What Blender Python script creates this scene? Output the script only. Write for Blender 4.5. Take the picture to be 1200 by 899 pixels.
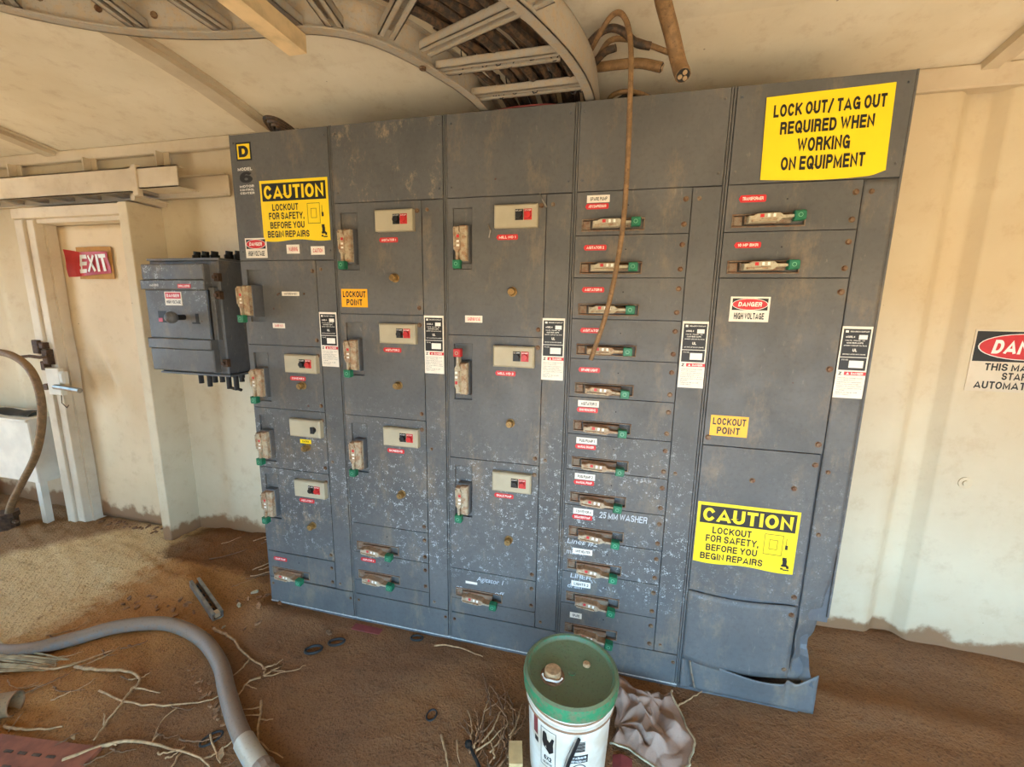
import bpy, bmesh, math, random
from mathutils import Vector, Matrix

for o in list(bpy.data.objects):
    bpy.data.objects.remove(o)
scene = bpy.context.scene
col = scene.collection
I = 0.0254
random.seed(7)

# ------------------------------------------------------------------ camera
def set_camera():
    yaw, pitch, roll = -0.2399, -0.1778, 0.0159
    f = Vector((math.sin(yaw)*math.cos(pitch), math.cos(yaw)*math.cos(pitch), math.sin(pitch)))
    r = Vector((math.cos(yaw), -math.sin(yaw), 0))
    u = r.cross(f)
    r2 = r*math.cos(roll) + u*math.sin(roll)
    u2 = -r*math.sin(roll) + u*math.cos(roll)
    m = Matrix((r2, u2, -f)).transposed().to_4x4()
    m.translation = (1.7065, -1.6667, 1.565)
    cd = bpy.data.cameras.new('camera'); cd.sensor_width = 36; cd.sensor_fit = 'HORIZONTAL'
    cd.lens = 36*499.55/1200; cd.clip_start = 0.02
    co = bpy.data.objects.new('camera', cd); col.objects.link(co); co.matrix_world = m
    scene.camera = co
set_camera()

# ------------------------------------------------------------------ light
w = bpy.data.worlds.new('sky'); scene.world = w; w.use_nodes = True
bg = w.node_tree.nodes['Background']
bg.inputs[0].default_value = (0.36, 0.66, 1.0, 1); bg.inputs[1].default_value = 10.0
sd = bpy.data.lights.new('sun', 'SUN'); sd.energy = 24.0; sd.angle = 0.01; sd.color = (1.0, 0.9, 0.74)
so = bpy.data.objects.new('sun', sd); col.objects.link(so)
so.rotation_euler = Vector((0.42, 0.36, -1.0)).to_track_quat('-Z', 'Y').to_euler()
so.location = (-3, -6, 8)
vs = scene.view_settings
vs.view_transform = 'Standard'; vs.look = 'None'; vs.gamma = 1.0; vs.use_curve_mapping = False
vs.exposure = 0.38

# ------------------------------------------------------------------ material helpers
def srgb(r, g, b):
    def c(x):
        x /= 255.0
        return x/12.92 if x <= 0.04045 else ((x+0.055)/1.055)**2.4
    return (c(r), c(g), c(b), 1.0)

class NT:
    def __init__(s, name):
        s.m = bpy.data.materials.new(name); s.m.use_nodes = True
        s.t = s.m.node_tree; s.b = s.t.nodes['Principled BSDF']
    def n(s, typ, **kw):
        nd = s.t.nodes.new(typ)
        for k, v in kw.items():
            setattr(nd, k, v)
        return nd
    def link(s, a, b): s.t.links.new(a, b)
    def put(s, sock, v):
        if hasattr(v, 'is_linked') or hasattr(v, 'links'): s.link(v, sock)
        else: sock.default_value = v
    def coord(s, kind='Object', scale=None, rand=False):
        c = s.n('ShaderNodeTexCoord').outputs[kind]
        if rand:
            oi = s.n('ShaderNodeObjectInfo'); k = s.n('ShaderNodeVectorMath', operation='SCALE')
            s.link(oi.outputs['Location'], k.inputs[0]); k.inputs['Scale'].default_value = 7.3
            a = s.n('ShaderNodeVectorMath', operation='ADD'); s.link(c, a.inputs[0]); s.link(k.outputs[0], a.inputs[1]); c = a.outputs[0]
        if scale:
            mp = s.n('ShaderNodeMapping'); mp.inputs['Scale'].default_value = scale
            s.link(c, mp.inputs[0]); c = mp.outputs[0]
        return c
    def noise(s, vec, scale, detail=4, rough=0.55):
        nd = s.n('ShaderNodeTexNoise'); s.link(vec, nd.inputs['Vector'])
        nd.inputs['Scale'].default_value = scale; nd.inputs['Detail'].default_value = detail; nd.inputs['Roughness'].default_value = rough
        return nd.outputs[0]
    def voro(s, vec, scale, feature='F1'):
        nd = s.n('ShaderNodeTexVoronoi', feature=feature); s.link(vec, nd.inputs['Vector']); nd.inputs['Scale'].default_value = scale
        return nd
    def ramp(s, v, a, b, c0=(0, 0, 0, 1), c1=(1, 1, 1, 1)):
        nd = s.n('ShaderNodeValToRGB'); s.link(v, nd.inputs[0])
        e = nd.color_ramp.elements; e[0].position = a; e[1].position = b; e[0].color = c0; e[1].color = c1
        return nd.outputs[0]
    def rng(s, v, a, b, c=0.0, d=1.0):
        nd = s.n('ShaderNodeMapRange', interpolation_type='SMOOTHSTEP'); s.put(nd.inputs[0], v)
        for i, x in zip((1, 2, 3, 4), (a, b, c, d)): nd.inputs[i].default_value = x
        return nd.outputs[0]
    def math(s, op, a, b=0.0):
        nd = s.n('ShaderNodeMath', operation=op); s.put(nd.inputs[0], a); s.put(nd.inputs[1], b)
        return nd.outputs[0]
    def mix(s, f, a, b):
        nd = s.n('ShaderNodeMix', data_type='RGBA'); s.put(nd.inputs[0], f); s.put(nd.inputs[6], a); s.put(nd.inputs[7], b)
        return nd.outputs[2]
    def sep(s, v):
        nd = s.n('ShaderNodeSeparateXYZ'); s.link(v, nd.inputs[0]); return nd.outputs
    def bump(s, h, strength=0.3, dist=0.01):
        nd = s.n('ShaderNodeBump'); s.link(h, nd.inputs['Height'])
        nd.inputs['Strength'].default_value = strength; nd.inputs['Distance'].default_value = dist
        s.link(nd.outputs[0], s.b.inputs['Normal'])
    def done(s, colour=None, rough=0.6, metal=0.0, spec=None):
        if colour is not None: s.put(s.b.inputs['Base Color'], colour)
        s.put(s.b.inputs['Roughness'], rough); s.put(s.b.inputs['Metallic'], metal)
        if spec is not None: s.b.inputs['Specular IOR Level'].default_value = spec
        return s.m

M = {}
def simple(name, c, rough=0.6, metal=0.0, var=0.18, scale=30, bump=0.0, c2=None, spec=None):
    t = NT(name); v = t.coord(rand=True); nz = t.noise(v, scale)
    b = c2 or (c[0]*(1-var), c[1]*(1-var), c[2]*(1-var), 1)
    k = t.mix(t.rng(nz, 0.35, 0.65), c, b)
    if bump: t.bump(nz, bump, 0.004)
    M[name] = t.done(k, rough, metal, spec)

def paint(name, c1, c2, speck=1.0, scuff=0.0):
    t = NT(name); raw = t.coord(); v = t.coord(rand=True)
    z = t.sep(raw)[2]
    base = t.mix(t.rng(t.noise(v, 2.3, 6, 0.65), 0.3, 0.7), c1, c2)
    # rubbed tan dust, mostly in large ragged patches
    sc = t.noise(t.coord(scale=(2.2, 2.2, 1.0), rand=True), 3.0, 9, 0.75)
    base = t.mix(t.math('MULTIPLY', t.rng(sc, 0.50, 0.68), 0.55), base, srgb(138, 120, 98))
    if scuff:
        sm = t.noise(t.coord(scale=(3.2, 3.2, 2.0), rand=True), 2.6, 10, 0.82)
        base = t.mix(t.math('MULTIPLY', t.rng(sm, 0.53, 0.66), 0.7*scuff), base, srgb(176, 152, 122))
    # fine scratches and mottling
    st = t.noise(t.coord(scale=(26, 26, 9), rand=True), 2.0, 6, 0.7)
    base = t.mix(t.math('MULTIPLY', t.rng(st, 0.60, 0.72), 0.22), base, srgb(176, 164, 146))
    base = t.mix(t.math('MULTIPLY', t.rng(t.noise(v, 60, 3), 0.45, 0.75), 0.22), base, srgb(66, 60, 54))
    # white spatter on the lower half
    zm = t.math('MULTIPLY', t.rng(z, 0.28, 0.45), t.rng(z, 1.25, 0.70))
    big = t.rng(t.noise(v, 3.5, 3), 0.34, 0.56)
    for (sc_, r0, am) in ((72, 0.36, 0.60), (135, 0.42, 0.52), (240, 0.44, 0.42)):
        vo = t.voro(v, sc_); rad = t.math('MULTIPLY', t.rng(t.noise(v, 34, 2), 0.36, 0.72), r0)
        k = t.math('MULTIPLY', t.math('MULTIPLY', t.math('LESS_THAN', vo.outputs['Distance'], rad), zm), big)
        base = t.mix(t.math('MULTIPLY', k, am*speck), base, srgb(188, 192, 190))
    # rust freckles
    vr = t.voro(v, 17); rr = t.math('MULTIPLY', t.rng(t.noise(v, 8, 2), 0.58, 0.8), 0.17)
    base = t.mix(t.math('MULTIPLY', t.math('LESS_THAN', vr.outputs['Distance'], rr), 0.75), base, srgb(86, 52, 34))
    t.bump(t.noise(v, 90, 2), 0.05, 0.002)
    M[name] = t.done(base, t.rng(t.noise(v, 9), 0.3, 0.7, 0.42, 0.62), 0.0, 0.35)

paint('paint', srgb(101, 99, 96), srgb(85, 84, 82))
paint('paint_clean', srgb(101, 99, 96), srgb(85, 84, 82), 0.22)
paint('paint_scuffed', srgb(101, 99, 96), srgb(85, 84, 82), 0.8, 1.0)
paint('paint_plain', srgb(98, 98, 99), srgb(86, 87, 88), 0.0)

def wall_mat(name, c1, c2, stain=True):
    t = NT(name); v = t.coord(); z = t.sep(v)[2]
    base = t.mix(t.rng(t.noise(v, 1.4, 6, 0.6), 0.32, 0.68), c1, c2)
    base = t.mix(t.math('MULTIPLY', t.rng(t.noise(v, 11, 6, 0.7), 0.5, 0.75), 0.30), base, srgb(176, 142, 100))
    sp = t.voro(v, 24); rr = t.math('MULTIPLY', t.rng(t.noise(v, 6, 2), 0.55, 0.8), 0.13)
    base = t.mix(t.math('MULTIPLY', t.math('LESS_THAN', sp.outputs['Distance'], rr), 0.6), base, srgb(120, 84, 54))
    if stain:
        zz = t.math('ADD', z, t.math('MULTIPLY', t.noise(v, 9, 5), -0.22))
        base = t.mix(t.rng(zz, 0.02, -0.03), base, srgb(112, 70, 38))
        base = t.mix(t.rng(zz, 0.35, -0.1, 0.0, 0.35), base, srgb(190, 150, 110))
    t.bump(t.noise(v, 16, 5), 0.12, 0.01)
    M[name] = t.done(base, 0.62, 0, 0.3)
wall_mat('wall', srgb(219, 203, 171), srgb(207, 187, 153))
wall_mat('ceiling', srgb(240, 228, 206), srgb(226, 211, 184), False)
wall_mat('cream_metal', srgb(222, 206, 180), srgb(196, 178, 150), False)
wall_mat('door_cream', srgb(226, 203, 166), srgb(216, 190, 150))

def sand_mat():
    t = NT('sand'); v = t.coord(); x, y, z = t.sep(v)
    n1 = t.noise(v, 1.7, 6, 0.6); n2 = t.noise(v, 14, 6, 0.65); n3 = t.noise(v, 120, 3, 0.6)
    base = t.mix(t.rng(n1, 0.35, 0.65), srgb(138, 97, 62), srgb(124, 90, 63))
    left = t.math('ADD', t.rng(x, 0.5, -0.7), t.math('MULTIPLY', t.math('SUBTRACT', n1, 0.5), 0.9))
    base = t.mix(t.rng(left, 0.2, 0.9), base, srgb(168, 116, 66))
    far = t.math('ADD', t.rng(x, -0.45, -1.15), t.math('MULTIPLY', t.math('SUBTRACT', n2, 0.5), 1.1))
    base = t.mix(t.rng(far, 0.4, 0.95), base, srgb(206, 172, 124))  # pale sand at the left, its tone partly painting in a sun patch
    # damp corner by the post and the dark plate at the far side
    cx = t.math('MULTIPLY', t.rng(x, -1.15, -0.85), t.rng(x, 0.2, -0.1)); cy = t.rng(y, 0.02, 0.26)
    dk = t.math('ADD', t.math('MULTIPLY', cx, cy), t.math('MULTIPLY', t.math('SUBTRACT', n2, 0.5), 0.7))
    base = t.mix(t.rng(dk, 0.25, 0.7, 0, 0.8), base, srgb(98, 58, 30))
    pl = t.math('MULTIPLY', t.rng(t.math('ADD', x, t.math('MULTIPLY', y, -0.9)), -1.75, -1.95), 0.75)
    base = t.mix(pl, base, srgb(120, 78, 48))
    base = t.mix(t.rng(n2, 0.55, 0.75, 0, 0.45), base, srgb(92, 62, 42))
    base = t.mix(t.rng(n3, 0.53, 0.66, 0, 0.5), base, srgb(74, 52, 38))
    # raised tread of the plate under the thin sand
    wv = t.n('ShaderNodeTexVoronoi'); wv.distance = 'MANHATTAN'; wv.inputs['Randomness'].default_value = 0.0
    mp = t.n('ShaderNodeMapping'); mp.inputs['Rotation'].default_value = (0, 0, 0.785); t.link(v, mp.inputs[0]); t.link(mp.outputs[0], wv.inputs['Vector'])
    wv.inputs['Scale'].default_value = 34
    tread = t.math('MULTIPLY', t.rng(wv.outputs['Distance'], 0.35, 0.2), t.rng(x, -0.6, -1.2))
    h = t.math('ADD', t.math('ADD', t.math('MULTIPLY', n2, 1.0), t.math('MULTIPLY', n3, 0.35)), t.math('MULTIPLY', tread, 0.45))
    t.bump(h, 0.8, 0.02)
    M['sand'] = t.done(base, 0.95, 0, 0.1)
sand_mat()
simple('sand_out', srgb(200, 172, 138), 0.95, scale=1.0)

def dusty(name, c, dust, rough=0.6, metal=0.0, amount=1.0, spots=0.5):
    """a thing coated with dust that settled on its upward faces and in patches"""
    t = NT(name); v = t.coord(rand=True); g = t.n('ShaderNodeNewGeometry')
    nz = t.noise(v, 45, 5, 0.65)
    up = t.rng(t.sep(g.outputs['Normal'])[2], 0.15, 0.75)
    k = t.math('MINIMUM', t.math('ADD', t.math('MULTIPLY', up, 0.9), t.rng(nz, 0.42, 0.62)), 1.0)
    base = t.mix(t.math('MULTIPLY', k, amount), c, dust)
    base = t.mix(t.rng(t.noise(v, 120, 3), 0.56, 0.7, 0, spots), base, srgb(70, 50, 36))
    t.bump(nz, 0.4, 0.004)
    M[name] = t.done(base, rough, metal)
dusty('lever', srgb(176, 160, 132), srgb(150, 112, 80), 0.7, 0, 0.85)
dusty('lever_clean', srgb(182, 172, 146), srgb(160, 138, 108), 0.6, 0, 0.5)
dusty('escutcheon', srgb(128, 112, 92), srgb(120, 80, 52), 0.7, 0, 0.8)
dusty('cable', srgb(44, 36, 30), srgb(112, 82, 54), 0.65, 0, 0.6)
dusty('cable_brown', srgb(120, 92, 60), srgb(146, 112, 74), 0.7, 0, 0.8)
dusty('hose', srgb(122, 112, 102), srgb(138, 106, 78), 0.6, 0, 0.7, 0.25)
dusty('galv', srgb(176, 168, 156), srgb(186, 164, 134), 0.5, 0.25, 0.7, 0.16)
dusty('galv_dark', srgb(120, 110, 98), srgb(150, 126, 96), 0.55, 0.25, 0.7)
dusty('lid_green', srgb(44, 124, 80), srgb(108, 108, 78), 0.5, 0, 0.85, 0.35)
simple('pail_white', srgb(226, 218, 202), 0.4, var=0.1, scale=7, c2=srgb(204, 186, 160))
simple('pail_stain', srgb(150, 110, 78), 0.8, var=0.3)
dusty('rag', srgb(166, 140, 122), srgb(138, 108, 90), 0.95, 0, 0.5, 0.12)
simple('green', srgb(30, 116, 80), 0.45, var=0.3)
simple('pale_green', srgb(130, 190, 150), 0.5)
simple('red_plastic', srgb(196, 44, 44), 0.4)
simple('tag_red', srgb(206, 40, 44), 0.45, var=0.12)
simple('tag_white', srgb(236, 226, 208), 0.5, var=0.08)
simple('yellow', srgb(250, 214, 20), 0.45, var=0.05, scale=5)
simple('yellow_small', srgb(250, 176, 16), 0.45, var=0.06, scale=9)
simple('black', srgb(26, 24, 22), 0.5)
simple('white_print', srgb(238, 232, 220), 0.5, var=0.05)
simple('chalk', srgb(205, 208, 208), 0.9, var=0.25, scale=120)
simple('beige', srgb(178, 166, 138), 0.5, var=0.1, scale=12)
simple('brass', srgb(156, 122, 70), 0.5, 0.3, var=0.4, scale=60, bump=0.2)
simple('rusty_screw', srgb(128, 104, 78), 0.55, 0.4, var=0.5, scale=70, c2=srgb(96, 62, 40))
simple('dark', srgb(30, 27, 25), 0.6)
simple('steel', srgb(150, 142, 130), 0.4, 0.6, var=0.3)
simple('rust_steel', srgb(96, 70, 50), 0.7, 0.3, var=0.45, scale=50)
simple('copper', srgb(206, 176, 140), 0.4, 0.4)
simple('twig', srgb(190, 150, 106), 0.9, var=0.35, scale=60, bump=0.3)
simple('twig_dark', srgb(126, 90, 60), 0.9, var=0.35, scale=60)
simple('bark', srgb(158, 112, 74), 0.9, var=0.45, scale=40)
simple('husk', srgb(186, 168, 134), 0.85, var=0.4, scale=25)
simple('wood', srgb(206, 168, 112), 0.8, var=0.2, scale=15)
simple('beam_wood', srgb(226, 196, 150), 0.75, var=0.3, scale=12)
simple('card', srgb(192, 138, 72), 0.85, var=0.15)
simple('exit_red', srgb(192, 48, 48), 0.5, var=0.2, scale=12)
simple('bench_white', srgb(226, 216, 196), 0.6, var=0.15, scale=6)
simple('maroon', srgb(128, 52, 48), 0.7)
simple('rust_plate', srgb(150, 84, 54), 0.8, var=0.3, scale=20)
simple('dust_ridge', srgb(214, 212, 204), 0.9, var=0.3, scale=70)

# ------------------------------------------------------------------ mesh helpers
class MB:
    def __init__(s): s.v = []; s.f = []; s.mi = []; s.cur = 0
    def mat(s, i): s.cur = i; return s
    def add(s, vs_, fs):
        b = len(s.v); s.v += [tuple(p) for p in vs_]
        for f in fs: s.f.append(tuple(b+i for i in f)); s.mi.append(s.cur)
        return s
    def box(s, x0, x1, y0, y1, z0, z1, c=0.0):
        """box; c chamfers the four front (low-y) edges"""
        if c <= 0:
            V = [(x0, y0, z0), (x1, y0, z0), (x1, y1, z0), (x0, y1, z0), (x0, y0, z1), (x1, y0, z1), (x1, y1, z1), (x0, y1, z1)]
            return s.add(V, [(0, 3, 2, 1), (4, 5, 6, 7), (0, 1, 5, 4), (1, 2, 6, 5), (2, 3, 7, 6), (3, 0, 4, 7)])
        V = [(x0+c, y0, z0+c), (x1-c, y0, z0+c), (x1-c, y0, z1-c), (x0+c, y0, z1-c),
             (x0, y0+c, z0), (x1, y0+c, z0), (x1, y0+c, z1), (x0, y0+c, z1),
             (x0, y1, z0), (x1, y1, z0), (x1, y1, z1), (x0, y1, z1)]
        F = [(0, 1, 2, 3), (8, 11, 10, 9)]
        for i in range(4):
            j = (i+1) % 4
            F += [(4+i, 4+j, j, i), (8+i, 8+j, 4+j, 4+i)]
        return s.add(V, F)
    def prism(s, poly, y0, y1, c=0.0):
        """polygon in (x, z), counter-clockwise seen from the front, between y0 (front) and y1"""
        n = len(poly)
        if c:
            cx = sum(p[0] for p in poly)/n; cz = sum(p[1] for p in poly)/n
            mx = max(abs(p[0]-cx) for p in poly); mz = max(abs(p[1]-cz) for p in poly)
            fr = [(cx+(p[0]-cx)*(1-c/mx), cz+(p[1]-cz)*(1-c/mz)) for p in poly]
            V = [(p[0], y0, p[1]) for p in fr] + [(p[0], y0+c, p[1]) for p in poly] + [(p[0], y1, p[1]) for p in poly]
            F = [tuple(range(n)), tuple(range(3*n-1, 2*n-1, -1))]
            for i in range(n):
                j = (i+1) % n; F += [(n+i, n+j, j, i), (2*n+i, 2*n+j, n+j, n+i)]
        else:
            V = [(p[0], y0, p[1]) for p in poly] + [(p[0], y1, p[1]) for p in poly]
            F = [tuple(range(n)), tuple(range(2*n-1, n-1, -1))]
            for i in range(n):
                j = (i+1) % n; F.append((n+i, n+j, j, i))
        return s.add(V, F)
    def cyl(s, c, axis, r, h, n=12, r2=None, cap=True):
        """cylinder from point c along axis for h"""
        a = Vector(axis).normalized(); t = Vector((1, 0, 0)) if abs(a.x) < 0.8 else Vector((0, 1, 0))
        u = a.cross(t).normalized(); w_ = a.cross(u); c = Vector(c); r2 = r if r2 is None else r2
        V = []
        for k, (rr, hh) in enumerate(((r, 0), (r2, h))):
            for i in range(n):
                q = 2*math.pi*i/n; V.append(c + a*hh + (u*math.cos(q)+w_*math.sin(q))*rr)
        F = [(i, (i+1) % n, n+(i+1) % n, n+i) for i in range(n)]
        if cap: F += [tuple(range(n-1, -1, -1)), tuple(range(n, 2*n))]
        return s.add(V, F)
    def tube(s, path, r, n=6, cap=True):
        P = [Vector(p) for p in path]; m = len(P); V = []; F = []
        nrm = None
        for i in range(m):
            d = (P[min(i+1, m-1)]-P[max(i-1, 0)]).normalized()
            if nrm is None:
                t = Vector((0, 0, 1)) if abs(d.z) < 0.9 else Vector((1, 0, 0))
                nrm = d.cross(t).normalized()
            else:
                nrm = (nrm - d*nrm.dot(d)).normalized()
            b = d.cross(nrm)
            rr = r[i] if isinstance(r, (list, tuple)) else r
            for k in range(n):
                q = 2*math.pi*k/n; V.append(P[i] + (nrm*math.cos(q)+b*math.sin(q))*rr)
        for i in range(m-1):
            for k in range(n):
                j = (k+1) % n; F.append((i*n+k, i*n+j, (i+1)*n+j, (i+1)*n+k))
        if cap: F += [tuple(range(n-1, -1, -1)), tuple(range((m-1)*n, m*n))]
        return s.add(V, F)
    def lathe(s, prof, n=32, c=(0, 0, 0)):
        """profile [(radius, z)] about the vertical through c"""
        V = []; m = len(prof)
        for (r, z) in prof:
            for k in range(n):
                q = 2*math.pi*k/n; V.append((c[0]+r*math.cos(q), c[1]+r*math.sin(q), c[2]+z))
        F = []
        for i in range(m-1):
            for k in range(n):
                j = (k+1) % n; F.append((i*n+k, i*n+j, (i+1)*n+j, (i+1)*n+k))
        F += [tuple(range(n-1, -1, -1)), tuple(range((m-1)*n, m*n))]
        return s.add(V, F)
    def sheet(s, fn, nu, nv, th=0.0, flip=False):
        """grid surface fn(u, v) -> point, u, v in 0..1, with thickness th along +y"""
        V = [fn(i/nu, j/nv) for j in range(nv+1) for i in range(nu+1)]; k = len(V); W = nu+1
        F = [(j*W+i, j*W+i+1, (j+1)*W+i+1, (j+1)*W+i) for j in range(nv) for i in range(nu)]
        if th:
            V += [(p[0], p[1]+th, p[2]) for p in V]
            F += [tuple(k+q for q in reversed(f)) for f in F]
            edge = [i for i in range(nu)] ; 
            loop = [i for i in range(W)] + [j*W+nu for j in range(1, nv+1)] + [nv*W+i for i in range(nu-1, -1, -1)] + [j*W for j in range(nv-1, 0, -1)]
            for a in range(len(loop)):
                p, q = loop[a], loop[(a+1) % len(loop)]; F.append((q, p, k+p, k+q))
        return s.add(V, F)
    def text(s, string, x0, x1, z0, z1, y, bold=0.0, shear=0.0, th=0.0003):
        V, F = glyphs(string, bold, shear)
        if not V: return s
        xs = [p[0] for p in V]; zs = [p[1] for p in V]
        ax = (x1-x0)/(max(xs)-min(xs)); az = (z1-z0)/(max(zs)-min(zs)); mx, mz = min(xs), min(zs)
        return s.add([(x0+(p[0]-mx)*ax, y-th-p[2]*0.00012, z0+(p[1]-mz)*az) for p in V], F)
    def build(s, name, mats, parent=None, smooth=False, loc=None, label=None):
        me = bpy.data.meshes.new(name); me.from_pydata(s.v, [], s.f)
        mats = mats if isinstance(mats, (list, tuple)) else [mats]
        for k in mats: me.materials.append(M[k])
        me.polygons.foreach_set('material_index', s.mi)
        if smooth:
            me.polygons.foreach_set('use_smooth', [True]*len(me.polygons))
        me.update()
        return put(name, me, parent, loc, label, smooth)

def put(name, me, parent=None, loc=None, label=None, smooth=False):
    o = bpy.data.objects.new(name, me); col.objects.link(o)
    if parent: o.parent = parent
    if loc: o.location = loc
    if label: o['label'] = label
    if smooth == 'auto':
        md = o.modifiers.new('edges', 'EDGE_SPLIT'); md.split_angle = math.radians(38)
    return o

# block capitals drawn as mitred strokes: letter -> (width, polylines on the unit box)
def _arc(cx, cy, rx, ry, a0, a1, n=12):
    return [(cx+rx*math.cos(math.radians(a0+(a1-a0)*i/n)), cy+ry*math.sin(math.radians(a0+(a1-a0)*i/n))) for i in range(n+1)]
_O = _arc(.5, .5, .5, .5, 90, 450, 24)
ST = {
 'A': (.88, [[(0, 0), (.5, 1.06), (1, 0)], [(.2, .20), (.8, .20)]]),
 'B': (.74, [[(0, 0), (0, 1)], [(0, 1), (.6, 1)]+_arc(.6, .77, .34, .23, 90, -90, 8)+[(0, .54)], [(.55, .54)]+_arc(.62, .27, .38, .27, 90, -90, 8)+[(0, 0)]]),
 'C': (.76, [_arc(.5, .5, .5, .5, 42, 318, 18)]),
 'D': (.76, [[(0, 0), (0, 1), (.4, 1)]+_arc(.45, .5, .55, .5, 90, -90, 12)+[(0, 0)]]),
 'E': (.66, [[(0, 0), (0, 1)], [(0, 1), (1, 1)], [(0, .52), (.92, .52)], [(0, 0), (1, 0)]]),
 'F': (.62, [[(0, 0), (0, 1)], [(0, 1), (1, 1)], [(0, .5), (.9, .5)]]),
 'G': (.80, [_arc(.5, .5, .5, .5, 45, 330, 18)+[(.98, .42)], [(.58, .45), (1, .45)], [(1, .45), (1, 0)]]),
 'H': (.74, [[(0, 0), (0, 1)], [(1, 0), (1, 1)], [(0, .52), (1, .52)]]),
 'I': (.0, [[(0, 0), (0, 1)]]),
 'J': (.6, [[(1, 1), (1, .3)]+_arc(.5, .3, .5, .3, 0, -180, 8)]),
 'K': (.76, [[(0, 0), (0, 1)], [(1, 1), (.05, .36)], [(.35, .58), (1, 0)]]),
 'L': (.62, [[(0, 1), (0, 0)], [(0, 0), (1, 0)]]),
 'M': (.88, [[(0, 0), (0, 1), (.5, .05), (1, 1), (1, 0)]]),
 'N': (.74, [[(0, 0), (0, 1), (1, 0), (1, 1)]]),
 'O': (.80, [_O]),
 'P': (.70, [[(0, 0), (0, 1)], [(0, 1), (.6, 1)]+_arc(.62, .74, .38, .26, 90, -90, 8)+[(0, .48)]]),
 'Q': (.80, [_O, [(.6, .3), (1, -.02)]]),
 'R': (.74, [[(0, 0), (0, 1)], [(0, 1), (.6, 1)]+_arc(.62, .75, .36, .25, 90, -90, 8)+[(0, .5)], [(.62, .5), (.9, .42), (.95, 0)]]),
 'S': (.70, [_arc(.5, .75, .48, .25, 20, 180, 10)+[(.04, .68), (.2, .54), (.8, .46), (.97, .34)]+_arc(.5, .25, .5, .25, 0, -165, 10)]),
 'T': (.66, [[(0, 1), (1, 1)], [(.5, 1), (.5, 0)]]),
 'U': (.74, [[(0, 1), (0, .32)]+_arc(.5, .32, .5, .32, 180, 360, 12)+[(1, 1)]]),
 'V': (.76, [[(0, 1), (.5, 0), (1, 1)]]),
 'W': (1.06, [[(0, 1), (.25, 0), (.5, .95), (.75, 0), (1, 1)]]),
 'X': (.76, [[(0, 0), (1, 1)], [(0, 1), (1, 0)]]),
 'Y': (.76, [[(0, 1), (.5, .45), (1, 1)], [(.5, .45), (.5, 0)]]),
 'Z': (.68, [[(0, 1), (1, 1), (0, 0), (1, 0)]]),
 '0': (.62, [_O]), '1': (.35, [[(.2, .8), (1, 1), (1, 0)]]), '2': (.62, [_arc(.5, .72, .5, .28, 160, -20, 8)+[(.75, .4), (0, 0), (1, 0)]]),
 '3': (.62, [_arc(.48, .76, .46, .24, 150, -80, 8)+_arc(.48, .26, .5, .26, 80, -150, 8)]), '4': (.66, [[(.75, 0), (.75, 1), (0, .3), (1, .3)]]),
 '5': (.62, [[(.95, 1), (.15, 1), (.08, .55)]+_arc(.5, .32, .5, .32, 120, -150, 10)]), '6': (.64, [_arc(.5, .3, .5, .3, 180, 540, 16), _arc(.56, .5, .55, .5, 180, 60, 8)]),
 '7': (.6, [[(0, 1), (1, 1), (.35, 0)]]), '/': (.58, [[(0, -.05), (1, 1.05)]]), ',': (.0, [[(0, .05), (0, -.12)]]), '.': (.0, [[(0, 0), (0, .03)]]), '#': (.7, [[(.2, 0), (.4, 1)], [(.6, 0), (.8, 1)], [(0, .3), (1, .3)], [(0, .7), (1, .7)]]),
}
def stroke_glyphs(string, t=0.2, gap=0.13, shear=0.0):
    V = []; F = []; x = 0.0
    for ch in string:
        if ch == ' ': x += .30; continue
        w_, lines = ST[ch]; w_ = max(w_, t)
        for li, ln in enumerate(lines):
            P = [Vector((x+t/2+p[0]*(w_-t), t/2+p[1]*(1-t))) for p in ln]
            closed = (P[0]-P[-1]).length < 1e-5
            if closed: P = P[:-1]
            n = len(P); b = len(V)
            for i in range(n):
                if closed: d0 = (P[i]-P[i-1]).normalized(); d1 = (P[(i+1) % n]-P[i]).normalized()
                else:
                    d0 = (P[i]-P[i-1]).normalized() if i else (P[1]-P[0]).normalized()
                    d1 = (P[i+1]-P[i]).normalized() if i < n-1 else (P[i]-P[i-1]).normalized()
                q = P[i].copy()
                if not closed and i == 0: q -= d1*t/2
                if not closed and i == n-1: q += d0*t/2
                m = (d0+d1); m = m.normalized() if m.length > 1e-4 else d0
                nn = Vector((-m.y, m.x)); c = max(0.42, nn.dot(Vector((-d0.y, d0.x))))
                for sg in (1, -1):
                    r_ = q+nn*(sg*t/2/c); yy = r_.y if ch in ',/Q' else min(1.0, max(0.0, r_.y)); V.append((r_.x+shear*yy, yy, li))
            for i in range(n if closed else n-1):
                j = (i+1) % n; F.append((b+2*i, b+2*i+1, b+2*j+1, b+2*j))
        x += w_+gap
    return V, F

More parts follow.
